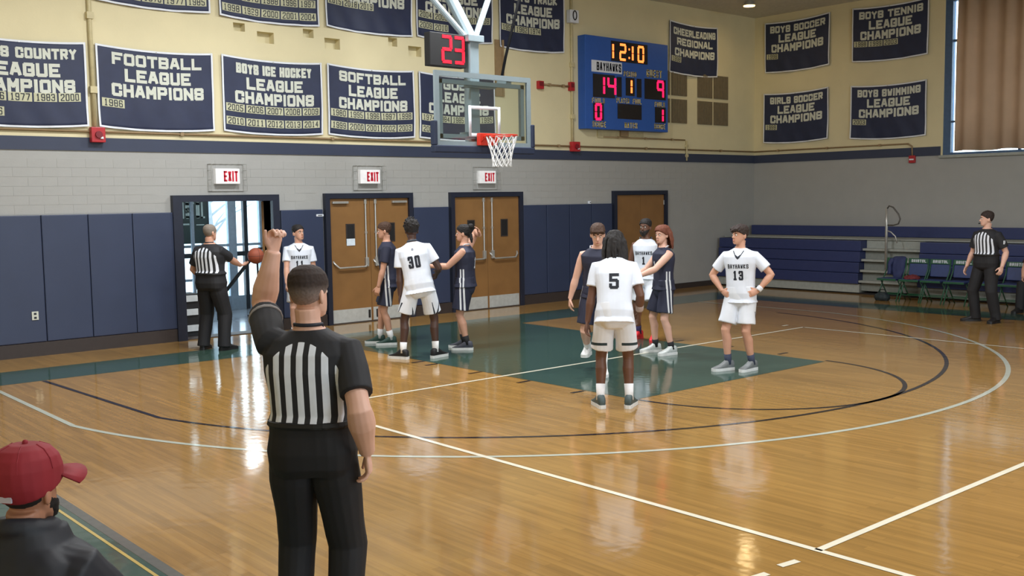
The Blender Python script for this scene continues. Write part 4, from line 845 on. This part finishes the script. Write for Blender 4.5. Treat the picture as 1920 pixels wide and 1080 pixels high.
        h = cap_hair(.020, .030, .172, .055, 0, 0)[0]
        for i in range(110):
            v = Vector((rnd.gauss(0, 1), rnd.gauss(0, 1), abs(rnd.gauss(0, 1)))).normalized(); p = HP(v.x * .07, .008 + v.y * .09, .15 + v.z * .09); q = HP(v.x * .112, .01 + v.y * .125, .155 + v.z * .145)
            if v.y < -.55 and v.z < .5: continue
            tube(h, [p, p.lerp(q, .7) + Vector((rnd.uniform(-.01, .01),) * 3), q], [.014, .013, .007], 6)
        done(h, 'hair', mh, .006, (.004, (60, 60, 60)))
    elif hk in ('dreads', 'wavy'):
        h = cap_hair(.016, .016, .172 if hk == 'wavy' else .17, .03, 0, 0)[0]; ln = .30 if hk == 'dreads' else .29
        for i in range(64):
            an = rnd.uniform(-.45 * PI, 1.45 * PI) if hk == 'dreads' else rnd.uniform(.04 * PI, .96 * PI)
            cx_, cy_ = math.cos(an), math.sin(an); z0_ = rnd.uniform(.13, .20); rr = 1.15 if hk == 'dreads' else 1.2
            if hk == 'dreads' and cy_ < -.5 and abs(cx_) < .6: continue
            p0 = HP(cx_ * .070, .01 + cy_ * .086, z0_ + .02); p1 = HP(cx_ * .093 * rr, .012 + cy_ * .108 * rr, z0_ - .06)
            bot = hm @ Vector((cx_ * .11 * rr, .03 + cy_ * .09 * rr, z0_ - .15)); dn = Vector((bot.x, bot.y, hb_.z + .10 * s - ln * .55 * s + rnd.uniform(-.03, .03)))
            mid = p1.lerp(dn, .5) + Vector((rnd.uniform(-.012, .012), rnd.uniform(-.012, .012), 0)); r0 = .013 if hk == 'dreads' else .016
            tube(h, [p0, p1, mid, dn], [r0, r0, r0 * .95, r0 * .6], 6)
        done(h, 'hair', mh, .0055 if hk == 'dreads' else .006, (.004, (50, 50, 25)), 1)
    elif hk == 'bun':
        h = cap_hair(.008, .010, .178, .04, 0, 0)[0]; ball(h, HP(0, .115, .205), .043, 12, 8); tube(h, [HP(0, .10, .10), HP(.01, .115, .03), HP(.015, .12, -.03)], [.03, .026, .012], 8); done(h, 'hair', mh, .005, (.004, (60, 60, 60)))
    if 'beard' in hair:
        h = BM(); loft(h, [hring(z, rx, f0, b_ - .035, .007 if not cap else .003) for z, rx, f0, b_ in [(-.018, .024, -.075, -.03)] + HEAD[:5]]); pf, pb = HP(0, -.09, .062), HP(0, .06, .105); n = hX.cross((pf - pb).normalized()).normalized(); n = n if n.dot(hm.to_3x3() @ Vector((0, 0, 1))) > 0 else -n
        bmesh.ops.bisect_plane(h, geom=h.verts[:] + h.edges[:] + h.faces[:], plane_co=pf, plane_no=n, clear_outer=True); bmesh.ops.holes_fill(h, edges=[e for e in h.edges if e.is_boundary]); done(h, 'beard', mh, .005, (.004, (60, 60, 60)))
    if cap:
        h = cap_hair(.019, .024, .145, .070, 0, 0)[0]; m_cap = mat('red_cap_cloth', cap, 0.75, var=.06); co_ = done(h, 'cap', m_cap, .005)
        br_ = BM(); ring0 = []; ring1 = []
        for i in range(13):
            t = -1.25 + 2.5 * i / 12; ring0.append(HP(.092 * math.sin(t), -.012 - .092 * math.cos(t) * .98, .152 - .008 * (1 - math.cos(t)))); ring1.append(HP(.112 * math.sin(t) * 1.02, -.04 - .190 * math.cos(t), .146 - .030 * math.sin(t) ** 2 - .010))
        v0 = [br_.verts.new(p) for p in ring0]; v1 = [br_.verts.new(p) for p in ring1]
        for i in range(12): br_.faces.new((v0[i], v0[i + 1], v1[i + 1], v1[i]))
        bo = smooth(obj('brim', br_, m_cap, co_)); sm_ = bo.modifiers.new('t', 'SOLIDIFY'); sm_.thickness = .006
        k = BM(); ball(k, HP(0, .008, .258), .009, 10, 6); obj('button', k, m_cap, co_)
        for i in range(6):
            t = PI / 6 + i * PI / 3; obj('seam', tb([HP(math.sin(t) * (rx + .0195), (f0 + b_) / 2 - math.cos(t) * ((b_ - f0) / 2 + .0195), z + .024 * min(1, z / .2)) for z, rx, f0, b_ in HEAD[7:]], .0018, 5), m_cap, co_)
        obj('strap_tag', bx((-.020, -.003, -.009), (.020, .003, .009)), mat('pale_tag', (190, 186, 200), .7), co_); co_.children[-1].matrix_local = hm @ Matrix.Translation((0, .098, .100))
    # ---- clothes
    def attr(me, fn):
        n = len(me.vertices); co = np.empty(n * 3, np.float32); me.vertices.foreach_get('co', co); co = co.reshape(-1, 3)
        r = co - np.array(Pv); lx = r @ np.array(X) / s; ly = r @ np.array(Y) / s; h = r @ np.array(U) / s
        at = me.attributes.new('m', 'FLOAT', 'POINT'); at.data.foreach_set('value', np.asarray(fn(lx, ly, h, co), np.float32))
    def decal(name, host, quads, m, back=False, off=.0025):
        bv = BVHTree.FromPolygons([v.co[:] for v in host.data.vertices], [p.vertices[:] for p in host.data.polygons])
        sgn = 1 if back else -1
        def fn(x, y, i):
            o_ = T(-x * sgn * -1 if not back else x, 0, y) if False else T((x if back else x), 0, y)
            st_ = o_ + Y * .45 * s * sgn; hit_ = bv.ray_cast(st_, -Y * sgn)
            return (hit_[0] + Y * sgn * off) if hit_[0] is not None else o_ + Y * sgn * .12 * s
        # seen from behind, +X is on the viewer's right when facing away is reversed: mirror so that text reads correctly
        fl_ = -1 if back else 1
        q2 = [[(p[0] * fl_, p[1]) for p in q] for q in quads]
        # front view: viewer looks along +Y(local back), so viewer's right is +X ... text x runs along +X in front, along -X behind
        return obj(name, quads_mesh(name, q2, fn), m, host)
    vc = vox + .001; long_ = top in ('ref', 'tucked')
    tank = top in ('navy_tank', 'white_tank')
    kl = .20 if top != 'ref' else .17
    if top != 'jacket':
        h = BM(); g = .022 if top == 'ref' else (.024 if tank else .028)
        hem = .138 if top == 'ref' else (-.10 if top in ('white_tee', 'navy_tee') else -.04)
        rows_ = [(z, rx, ry) for z, rx, ry in TORSO if z > hem + .03 and z < (.50 if not tank else .47)]
        rx0, ry0 = (.165, .118) if hem < 0 else (.155, .110)
        rr_ = [(hem, rx0 + .012, ry0 + .012)] + rows_ + ([(.518, .150, .085), (.548, .088, .066), (.562, .066, .058)] if not tank else [(.50, .150, .088), (.53, .115, .066), (.548, .078, .058)])
        loft(h, [ell(T(0, hy(z), z), X, Y, (max(rx, .150 if z < .4 else 0) * b2 + g * (1 if z < .5 else .45)) * s, (ry * b2 + g * (1 if z < .5 else .5)) * s, 24, 2.5) for z, rx, ry in rr_])
        if not tank:
            for sg, sh, el, wr, fd, pn, curl in arms:
                fr_ = .72 if top == 'ref' else .66; k = s * bulk ** .4
                tube(h, [T(sg * .08, hy(.48), .475), sh, sh.lerp(el, .3), sh.lerp(el, fr_)], [.062 * k, .071 * k, .071 * k, .072 * k], 16)
        me = remesh(h, vc, 3, (.007 if top != 'ref' else .005, (9, 9, 5)))
        if top == 'ref':
            kk = .052 * (bulk if bulk > 1 else 1)
            attr(me, lambda lx, ly, h_, co: np.minimum.reduce([np.cos(2 * PI * lx / kk) + .12, 60 * (.160 * bulk - np.abs(lx)), 40 * (.515 - 4.6 * lx ** 2 / bulk ** 2 - h_), 40 * (h_ - .158)]))
            mt = mat('referee_shirt', (34, 35, 40), .75, rgb2=(232, 238, 250), var=.04)
        elif top in ('navy_tank', 'navy_tee'):
            attr(me, lambda lx, ly, h_, co: np.minimum.reduce([.0105 - np.abs(np.abs(ly + .005) - .021), np.abs(lx) - .10, .22 - h_]))
            mt = mat('navy_jersey', (40, 44, 66), .7, rgb2=(222, 226, 232), var=.05)
        elif top == 'tucked': mt = mat('dark_shirt', (60, 40, 46), .8)
        else:
            mt = mat('white_jersey', (228, 236, 250), .75, var=.02)
        shirt = obj({'ref': 'striped_shirt', 'navy_tank': 'tank_jersey', 'white_tank': 'tank_jersey', 'navy_tee': 'jersey', 'white_tee': 'jersey', 'tucked': 'shirt'}[top], me, mt, root)
        if top == 'ref' or top == 'white_tee' or tank:
            e = BM(); z_ = .566 if not tank else .548; rx_ = .060 * (bulk ** .4) if not tank else .088
            pts = [T(rx_ * math.cos(t), hy(.56) + .004 + (.058 if not tank else .062) * math.sin(t) * bulk ** .3 - (0.0), z_ + (.018 if math.sin(t) > 0 else .030 * math.sin(t))) for t in [2 * PI * i / 24 for i in range(25)]]
            tube(e, pts, .008 * s, 8); smooth(obj('collar', e, m_ink if top in ('ref',) else (mat('jersey_collar', (70, 84, 96), .7) if top != 'navy_tank' else m_white), shirt))
        if num:
            txt, where = num[0], num[1]; col = num[2] if len(num) > 2 else m_ink
            hh, ww, zc = (.155, .155 if len(txt) > 1 else .095, .30) if where == 'back' else (.115, .125 if len(txt) > 1 else .06, .235)
            if len(num) > 3: zc = num[3]
            gap_ = .30
            decal('jersey_number', shirt, text_quads(txt, hh, ww, 0.0, zc, .19, .02, gap_), col, where == 'back')
            if where == 'front' and top.startswith('white'):
                decal('wordmark', shirt, text_quads('BAYHAWKS', .052, .25, 0, .345, .17, .02, .30), m_ink, False)
                if not tank: decal('neck_trim', shirt, poly_quads([(-.062, .53), (-.02, .455), (0, .435), (.02, .455), (.062, .53)], .010, .015) + poly_quads([(-.028, .475), (0, .452), (.028, .475)], .018, .01), m_ink, False)
            if where == 'back' and txt == '30': decal('back_mark', shirt, [rect(-.012, .45, .012, .475)], m_ink, True)
    else:
        h = BM(); loft(h, [ell(T(0, hy(z), z), X, Y, (rx * b2 + .05) * s, (ry * b2 + .05) * s, 24, 2.5) for z, rx, ry in [(-.10, .17, .12)] + TORSO[2:9] + [(.555, .075, .062), (.60, .055, .05)]])
        for sg, sh, el, wr, fd, pn, curl in arms:
            tube(h, [T(sg * .09, hy(.48), .47), sh, sh.lerp(el, .5), el, el.lerp(wr, .5), wr], [.09 * s, .10 * s, .09 * s, .08 * s, .07 * s, .055 * s], 16)
        tube(h, [T(.075 * math.cos(t), hy(.56) + .008 + .075 * math.sin(t), .60 + .015 * math.sin(t)) for t in [2 * PI * i / 20 for i in range(21)]], .032 * s, 10)
        shirt = obj('jacket', remesh(h, .007, 3, (.012, (10, 10, 7))), mat('dark_jacket', (28, 31, 40), .6, var=.1), root)
        decal('jacket_trim', shirt, poly_quads([(-.10, .48), (-.14, .38), (-.15, .26)], .034, .02), m_white, False)
    # legs cloth
    h = BM(); k = bulk ** .6 * s
    if bottom == 'trousers':
        rr_ = [(z, rx, ry) for z, rx, ry in TORSO if z < .16]; wa = (.165, .150, .108)
        loft(h, [ell(T(0, 0, z), X, Y, (max(rx, .148) * b2 + .030) * s, (ry * b2 + .030) * s, 24, 2.5) for z, rx, ry in rr_ + [wa]])
        for hipj, kn, ank, fd, fz in legs:
            tube(h, [hipj + Vector((0, 0, .03 * s)), hipj.lerp(kn, .25), hipj.lerp(kn, .7), kn, kn.lerp(ank, .4), kn.lerp(ank, .8), ank - Vector((0, 0, .035 * s))], [.105 * k, .106 * k, .090 * k, .085 * k, .080 * k, .076 * k, .078 * k], 16)
        bo_ = obj('trousers', remesh(h, vc, 3, (.008, (8, 8, 4))), mat('black_trousers', (25, 25, 29), .75), root)
        e = BM(); ps_ = ell(T(0, 0, .148), X, Y, (.150 * b2 + .027) * s, (.108 * b2 + .027) * s, 28, 2.5); tube(e, ps_ + [ps_[0]], .011 * s, 6, flat=((0, 0, 1), 1.5)); obj('belt', e, m_black, bo_)
    else:
        loft(h, [ell(T(0, 0, z), X, Y, (rx * b2 + .024) * s, (ry * b2 + .026) * s, 24, 2.5) for z, rx, ry in [(-.16, .07, .06), (-.125, .11, .09), (-.08, .14, .105)] + [t for t in TORSO if -.04 < t[0] < .12]])
        for hipj, kn, ank, fd, fz in legs:
            tube(h, [hipj + Vector((0, 0, .03 * s)), hipj.lerp(kn, .3), hipj.lerp(kn, .58), hipj.lerp(kn, .80)], [.102 * k, .106 * k, .108 * k, .113 * k], 18)
        me = remesh(h, vc, 3, (.009, (9, 9, 4)))
        hz = [hj.lerp(kn, .80).z for hj, kn, *_ in legs]
        if bottom == 'navy_shorts':
            attr(me, lambda lx, ly, h_, co: np.minimum(.0125 - np.abs(np.abs(ly + .005 + .02 * (h_ + .1)) - .026), np.abs(lx) - .12)); mt = mat('navy_shorts', (38, 42, 64), .7, rgb2=(222, 226, 232), var=.05)
        elif bottom == 'white_shorts_banded':
            zz = np.mean(hz); attr(me, lambda lx, ly, h_, co: np.minimum(.014 - np.abs(co[:, 2] - zz - .055), np.maximum(np.abs(lx) - .05, 0) - .02)); mt = mat('white_shorts_banded', (226, 230, 238), .75, rgb2=(40, 56, 62), var=.02)
        else:
            zz = np.mean(hz); attr(me, lambda lx, ly, h_, co: np.minimum(.010 - np.abs(np.abs(ly) - .75 * np.maximum(co[:, 2] - zz + .0, 0) * .35 - .012), np.minimum(np.abs(lx) - .125, zz + .15 - co[:, 2]))); mt = mat('white_shorts', (226, 232, 242), .75, rgb2=(40, 46, 60), var=.02)
        obj('shorts', me, mt, root)
    # shoes and socks
    ms = mat('shoe_%d_%d_%d' % shoe[0], shoe[0], .55, var=.15, scale=30); mso = mat('sole_%d_%d_%d' % shoe[1], shoe[1], .5)
    for hipj, kn, ank, fd, fz in legs:
        g_ = BM(); sd_2 = Vector((-fd.y, fd.x, 0)); base = Vector((ank.x, ank.y, fz)); rings = []
        for t, w, hh in ((-.075, .022, .07), (-.066, .034, .095 if bottom == 'trousers' else .118), (-.02, .039, .138 if bottom != 'trousers' else .10), (.03, .040, .138 if bottom != 'trousers' else .095), (.075, .043, .100), (.12, .047, .074), (.165, .049, .058), (.20, .044, .048), (.222, .030, .038)):
            c = base + fd * t * s + Vector((0, 0, (.022 + hh) / 2 * s)); rings.append(ell(c, sd_2, Vector((0, 0, 1)), w * s, (hh - .022) / 2 * s, 14, 3))
        loft(g_, rings); bmesh.ops.recalc_face_normals(g_, faces=g_.faces); so = smooth(obj('shoe', g_, ms, root))
        g_ = BM(); pts = []
        for t, w in ((-.082, .018), (-.07, .036), (-.02, .041), (.04, .040), (.10, .047), (.16, .051), (.205, .044), (.23, .022)): pts.append((t, w))
        ol_ = [base + fd * t * s + sd_2 * w * s for t, w in pts] + [base + fd * t * s - sd_2 * w * s for t, w in reversed(pts)]
        loft(g_, [[p + Vector((0, 0, .0005)) for p in ol_], [p + Vector((0, 0, .036 * s)) for p in ol_]]); bmesh.ops.recalc_face_normals(g_, faces=g_.faces); obj('sole', g_, mso, so)
        if bottom != 'trousers':
            g_ = BM()
            for i in range(3): tube(g_, [base + fd * (.045 + .022 * i) * s + sd_2 * .02 * s + Vector((0, 0, (.112 - .015 * i) * s)), base + fd * (.05 + .022 * i) * s - sd_2 * .02 * s + Vector((0, 0, (.112 - .015 * i) * s))], .005, 6)
            obj('laces', g_, m_white if sum(shoe[0]) < 500 else m_ink, so)
        if sock:
            g_ = BM(); up_ = (kn - ank).normalized(); tube(g_, [ank - Vector((0, 0, .01)), ank + up_ * .05 * s, ank + up_ * sock[1] * s], [.043 * s, .042 * s, .047 * s], 14); bmesh.ops.recalc_face_normals(g_, faces=g_.faces); smooth(obj('sock', g_, mat('sock_%d_%d_%d' % sock[0], sock[0], .8), root))
    if extra: extra(dict(root=root, body=body, shirt=shirt, T=T, HP=HP, arms=arms, s=s, obj=obj, legs=legs))
    return root

def fade_mat(c0, c1):
    m = mat('hair_fade', c0, 0.8, var=.15, scale=90, rgb2=c1); N = m.node_tree.nodes; L = m.node_tree.links
    mx = [n for n in N if n.type == 'MIX'][0]; at = [n for n in N if n.type == 'ATTRIBUTE'][0]; cr = N.new('ShaderNodeValToRGB'); el = cr.color_ramp.elements
    el[0].position = 0.0; el[0].color = lin((190, 146, 130)); el[1].position = 1.0; el[1].color = lin(c1)
    for p_, c in ((.25, (150, 124, 114)), (.62, (112, 98, 92)), (.86, (58, 46, 42))): e = el.new(p_); e.color = lin(c)
    L.new(at.outputs['Fac'], cr.inputs[0]); mul = [n for n in N if n.type == 'VECT_MATH'][0]; L.new(cr.outputs[0], mul.inputs[0]); return m
def band(name, at, along, r, w, m, parent):
    along = along.normalized(); g = BM(); tube(g, [at - along * w / 2, at - along * w / 4, at + along * w / 4, at + along * w / 2], [r * .97, r, r, r * .97], 16); bmesh.ops.recalc_face_normals(g, faces=g.faces); return smooth(obj(name, g, m, parent))
ST = lambda w=.10, y=0.0, t=12: ((w, y, 0, t), (-w, y, 0, -t))
BK = ((30, 30, 32), (24, 24, 26)); WH = (226, 228, 228)
# 1 near referee, back to the camera, left hand raised
def ex1(c):
    sg, sh, el, wr, *_ = c['arms'][0]; band('sleeve_band', sh.lerp(el, .60), el - sh, .0785 * c['s'], .016, mat('gray_band', (150, 146, 146), .7), c['shirt'])
person('black and white striped referee closest to the camera, back turned, left fist raised', (-7.44, -8.93), 20, 1.865, 1.06, 'pale', ('buzz', 'dark'), head=(-16, 0), lean=(.0, .0),
       L=dict(hand=(.235, -.20, 1.83), pole=(.6, -.85, -.2), fd=(-.12, -.05, 1), pn=(-.8, .5, .1), curl=1.6, lift=.045), R=dict(hand=(-.26, .03, .955), pole=(-.35, 1, 0), fd=(-.05, -.05, -1), pn=(1, .3, 0), curl=.75),
       feet=((.13, 0, 0, 8), (-.13, .02, 0, -14)), shoe=BK, vox=.0048, arms_r=1.3, extra=ex1)
# 2 referee with the ball by the open exit
person('stout referee at the open exit holding the ball out on his right hand', (-3.36, 1.0), 42, 1.86, 1.26, 'fair', ('bald', 'gray'), head=(-6, 2),
       R=dict(hand=(-.12, -.50, 1.16), pole=(-.5, .3, -1), fd=(.02, -1, .10), pn=(.0, .1, 1), curl=.45), L=dict(hand=(.26, -.20, .98), pole=(.7, .8, 0), curl=.6),
       feet=((.17, .02, 0, 22), (-.17, -.03, 0, -10)), shoe=BK)
# 3 white 11
person('player in white number 11 jersey by the pads right of the open exit', (-1.83, 1.15), 178, 1.80, .98, 'fair', ('short', 'black'), head=(38, -4),
       R=dict(hand=(-.21, -.20, .86), pole=(-.6, .9, 0), curl=.7), L=dict(hand=(.24, -.05, .84)), feet=ST(.11), top='white_tee', bottom='white_shorts', num=('11', 'front'), shoe=(WH, WH), sock=((230, 230, 230), .10))
# 4 dark jersey profile
person('player in navy jersey in profile before the middle oak door, looking left', (-1.22, -.40), 276, 1.84, .95, 'fair', ('short', 'brown'), head=(0, 6), lean=(0, .02),
       L=dict(hand=(.22, -.13, .84), pole=(.2, 1, 0), curl=.7), R=dict(hand=(-.22, -.04, .82)), feet=((.09, .03, 0, 6), (-.10, -.16, 0, -8)), top='navy_tee', bottom='navy_shorts', shoe=((44, 72, 66), WH), sock=((226, 228, 230), .13))
# 5 white 30
person('tall player in white jersey number 30, back turned, standing between two navy players', (-1.72, -1.86), 6, 1.90, 1.0, 'dark', ('fro', 'black'), head=(14, 10), lean=(.09, .06), hunch=.05,
       L=dict(hand=(.25, -.02, .80), curl=.7), R=dict(hand=(-.20, -.30, 1.06), pole=(-.6, .6, -.6), curl=.6), feet=((.23, .05, 0, 60), (-.20, -.03, 0, -35)), top='white_tee', bottom='white_shorts', num=('30', 'back'), shoe=((28, 28, 32), WH), sock=((232, 232, 232), .13))
# 6 navy player with bun
person('player in navy tank with a hair bun right of number 30, hand behind head', (-.74, -1.62), 282, 1.80, 1.10, 'fair', ('bun', 'black'), head=(0, 2),
       L=dict(hand=(.16, -.46, 1.20), pole=(.3, .4, -1), fd=(-.1, -1, -.15), curl=.4), R=dict(hand=(-.10, .20, 1.62), pole=(-.9, -.2, .4), fd=(.35, -.15, .9), pn=(.6, -.8, 0), curl=.5, lift=.04), feet=((.11, .04, 0, 5), (-.11, -.06, 0, -5)), top='navy_tank', bottom='navy_shorts', num=('1', 'back', m_white), shoe=((70, 72, 84), WH), sock=((26, 26, 30), .12), arms_r=1.05)
# 7 navy player behind number 5
person('player in navy tank, head bowed, half hidden behind number 5', (-.84, -4.33), 184, 1.86, .98, 'pale', ('mop', 'brown'), head=(4, 22), lean=(.02, .06), hunch=.03,
       R=dict(hand=(-.33, -.02, .83), pole=(-.3, 1, 0), fd=(0, -.1, -1), curl=.6), L=dict(hand=(.24, -.06, .84)), feet=((.09, -.20, 0, 6), (-.14, .30, .16, -8)), top='navy_tank', bottom='navy_shorts', shoe=(WH, WH), sock=((228, 230, 230), .16))
# 8 white 5
def ex5(c):
    sg, sh, el, wr, *_ = c['arms'][1]; band('wrist_tape', el.lerp(wr, .62), wr - el, .040 * c['s'], .075, mat('pale_tape', (186, 172, 170), .8), c['body'])
person('player in white jersey number 5 with long dark locs, back turned, nearest of the players', (-2.26, -5.96), 2, 1.86, .98, 'brown', ('dreads', 'black'), head=(2, 26), lean=(-.0, .13), hunch=.10,
       L=dict(hand=(.27, -.05, .82), curl=.7), R=dict(hand=(-.24, -.22, .90), pole=(-.3, 1, 0), curl=.7), feet=((.145, .02, 0, 18), (-.145, .0, 0, -12)), top='white_tee', bottom='white_shorts_banded', num=('5', 'back'), shoe=((70, 86, 88), WH), sock=((235, 235, 238), .15), extra=ex5)
# 9 far bearded
person('bearded player in white tank and red shoes in front of the corner door', (1.73, -2.84), 196, 1.83, .95, 'brown', ('short', 'black', 'beard'), head=(-10, 0),
       R=dict(hand=(-.22, -.16, .90), pole=(-.4, .9, 0)), L=dict(hand=(.24, -.06, .84)), feet=((.16, -.10, 0, 5), (-.13, .06, 0, -20)), top='white_tank', bottom='white_shorts', num=('1', 'front'), shoe=((222, 44, 56), (222, 60, 66)), sock=((52, 46, 90), .12))
# 10 auburn hair navy
person('player in navy tank with long auburn hair reaching one arm to the left', (.86, -3.93), 246, 1.76, .98, 'pale', ('wavy', 'auburn'), head=(22, 4),
       L=dict(hand=(.14, -.44, 1.10), pole=(.6, .3, -1), fd=(-.25, -1, 0), curl=.4), R=dict(hand=(-.15, -.40, 1.06), pole=(-.6, .3, -1), fd=(.2, -1, 0), curl=.4), feet=((.16, .05, 0, 14), (-.15, -.05, 0, -8)), top='navy_tank', bottom='navy_shorts', num=('1', 'front', m_white, .30), shoe=((200, 206, 206), WH), sock=((30, 30, 36), .10), arms_r=1.08)
# 11 white 13
def ex13(c):
    sg, sh, el, wr, *_ = c['arms'][0]; band('wristband', el.lerp(wr, .86), wr - el, .038 * c['s'], .055, m_white, c['body'])
person('player in white jersey number 13 with both hands on his hips', (.46, -5.50), 194, 1.80, .98, 'fair', ('mop', 'dark'), head=(-38, 0), lean=(-.01, .0),
       L=dict(hand=(.215, -.05, .985), pole=(1, .35, .15), fd=(-.75, -.55, -.35), pn=(-.5, .85, 0), curl=.5), R=dict(hand=(-.215, -.05, .97), pole=(-1, .35, .15), fd=(.75, -.55, -.35), pn=(.5, .85, 0), curl=.5), feet=((.135, .03, 0, -24), (-.135, -.06, 0, -42)), top='white_tee', bottom='white_shorts', num=('13', 'front'), shoe=((120, 124, 126), WH), sock=((58, 66, 88), .12), extra=ex13)
# 12 right referee
def ex12(c):
    sg, sh, el, wr, *_ = c['arms'][0]; p = sh.lerp(el, .40) + Vector((.078, -.03, 0)); o = obj('sleeve_patch', bx((-.003, -.022, -.03), (.003, .022, .03)), m_white, c['shirt']); o.location = p
    o = BM(); tube(o, [c['HP'](.0, -.10, .045), c['HP'](0, -.125, .04)], [.008, .012], 8); obj('whistle', o, m_black, c['body'])
person('striped referee standing by the folding chairs at right with a whistle in his mouth', (7.05, -5.50), 216, 1.84, 1.10, 'pale', ('short', 'dark'), head=(-42, 0),
       L=dict(hand=(.29, -.02, .90), curl=.7), R=dict(hand=(-.33, -.04, .88), curl=.7), feet=((.18, .03, 0, 8), (-.16, -.02, 0, -42)), shoe=((26, 24, 26), (20, 20, 22)), extra=ex12)
# 13 spectator in the red cap
person('spectator in a red cap and dark jacket at the lower left corner, seen from behind', (-8.94, -9.765), 38, 1.80, 1.05, 'tan', ('short', 'black', 'beard'), head=(-2, 2), seat=.45, lean=(0, .03),
       L=dict(hand=(.16, -.40, .64), pole=(.8, .2, -.6), fd=(-.3, -1, -.2)), R=dict(hand=(-.16, -.40, .64), pole=(-.8, .2, -.6), fd=(.3, -1, -.2)), feet=((.14, -.46, 0, 6), (-.14, -.44, 0, -6)), top='jacket', bottom='trousers', shoe=BK, cap=(140, 30, 42), vox=.006)
rz_ = [o for o in COL.objects if o.name.startswith('person') and o.parent is None][-1].rotation_euler.z
bn = empty('bench', 'low oak bench under the spectator in the red cap', 'bench', (-8.94, -9.765, 0), rz_)
obj('seat', bx((-.55, -.20, .405), (.55, .20, .45), .01), m_oak, bn)
for x in (-.45, .45):
    for y in (-.15, .15): obj('leg', bx((x - .025, y - .025, 0), (x + .025, y + .025, .404)), m_oak, bn)
# 14 seated at the right edge
person('seated person in dark clothes cut by the right picture edge', (9.22, -5.47), 300, 1.78, 1.0, 'fair', ('short', 'dark'), seat=.46, L=dict(hand=(.14, -.36, .62), pole=(.8, .2, -.6)), R=dict(hand=(-.14, -.36, .62), pole=(-.8, .2, -.6)), feet=((.14, -.42, 0, 6), (-.12, -.50, 0, -6)), top='tucked', bottom='trousers', shoe=BK, vox=.008)
[o for o in COL.objects if o.name.startswith('person') and o.parent is None][-1].rotation_euler.z = -PI / 2

# ------------------------------------------------------------------ ball and small things
bp_ = Vector((-2.68, .92, 1.345))
bt = empty('basketball', 'orange basketball resting on the hand of the referee at the open exit', 'ball', bp_); g = BM(); ball(g, (0, 0, 0), .12, 28, 18); smooth(obj('ball_skin', g, m_ball, bt))
for M_ in (Matrix(), Matrix.Rotation(PI / 2, 4, 'X'), Matrix.Rotation(PI / 2, 4, 'Y')):
    g = BM(); tube(g, [(.1195 * math.cos(2 * PI * i / 32), .1195 * math.sin(2 * PI * i / 32), 0) for i in range(33)], .0022, 5); bmesh.ops.transform(g, matrix=M_, verts=g.verts); obj('seam', g, m_ink, bt)
jk = empty('navy_jacket', 'navy jacket hung over the back of the first folding chair beside the aisle', 'jacket', (9.47, -2.66, 0)); g = BM()
loft(g, [ell(Vector((-.02 + .02 * k, 0, z)), Vector((0, 1, 0)), Vector((1, 0, 0)), w, d_, 16, 3) for k, (z, w, d_) in enumerate(((.43, .09, .05), (.55, .13, .06), (.70, .15, .065), (.83, .15, .06), (.87, .12, .04)))])
obj('jacket_body', remesh(g, .008, 2, (.012, (14, 14, 8))), mat('navy_jacket_cloth', (44, 52, 92), .75), jk)
g = BM(); tube(g, [(.0, .12, .82), (-.06, .16, .70), (-.08, .14, .52)], [.05, .045, .04], 10); obj('jacket_sleeve', remesh(g, .008, 2, (.01, (14, 14, 8))), mat('navy_jacket_cloth', (44, 52, 92), .75), jk)
gb = empty('gym_bag', 'small dark bag on the floor under the first folding chair', 'bag', (9.15, -2.50, 0)); g = BM()
loft(g, [ell(Vector((0, 0, z)), Vector((0, 1, 0)), Vector((1, 0, 0)), w, d_, 16, 3) for z, w, d_ in ((.002, .13, .08), (.06, .16, .10), (.12, .14, .09), (.16, .08, .05))]); obj('bag_body', remesh(g, .008, 2, (.012, (16, 16, 16))), mat('dark_bag_cloth', (28, 40, 44), .7), gb)
obj('bag_strap', tb([(0, -.10, .13), (0, -.05, .22), (0, .05, .22), (0, .10, .13)], .01, 6), m_black, gb)
rc = empty('red_cloth', 'dark red cloth lying on the seat of the second folding chair', 'cloth', (9.22, -3.08, .456)); g = BM()
loft(g, [ell(Vector((0, 0, z)), Vector((0, 1, 0)), Vector((1, 0, 0)), w, d_, 16, 2.6) for z, w, d_ in ((.002, .15, .13), (.04, .14, .12), (.075, .07, .06))]); obj('cloth_fold', remesh(g, .008, 1, (.02, (18, 18, 18))), mat('maroon_cloth', (104, 34, 40), .8), rc)
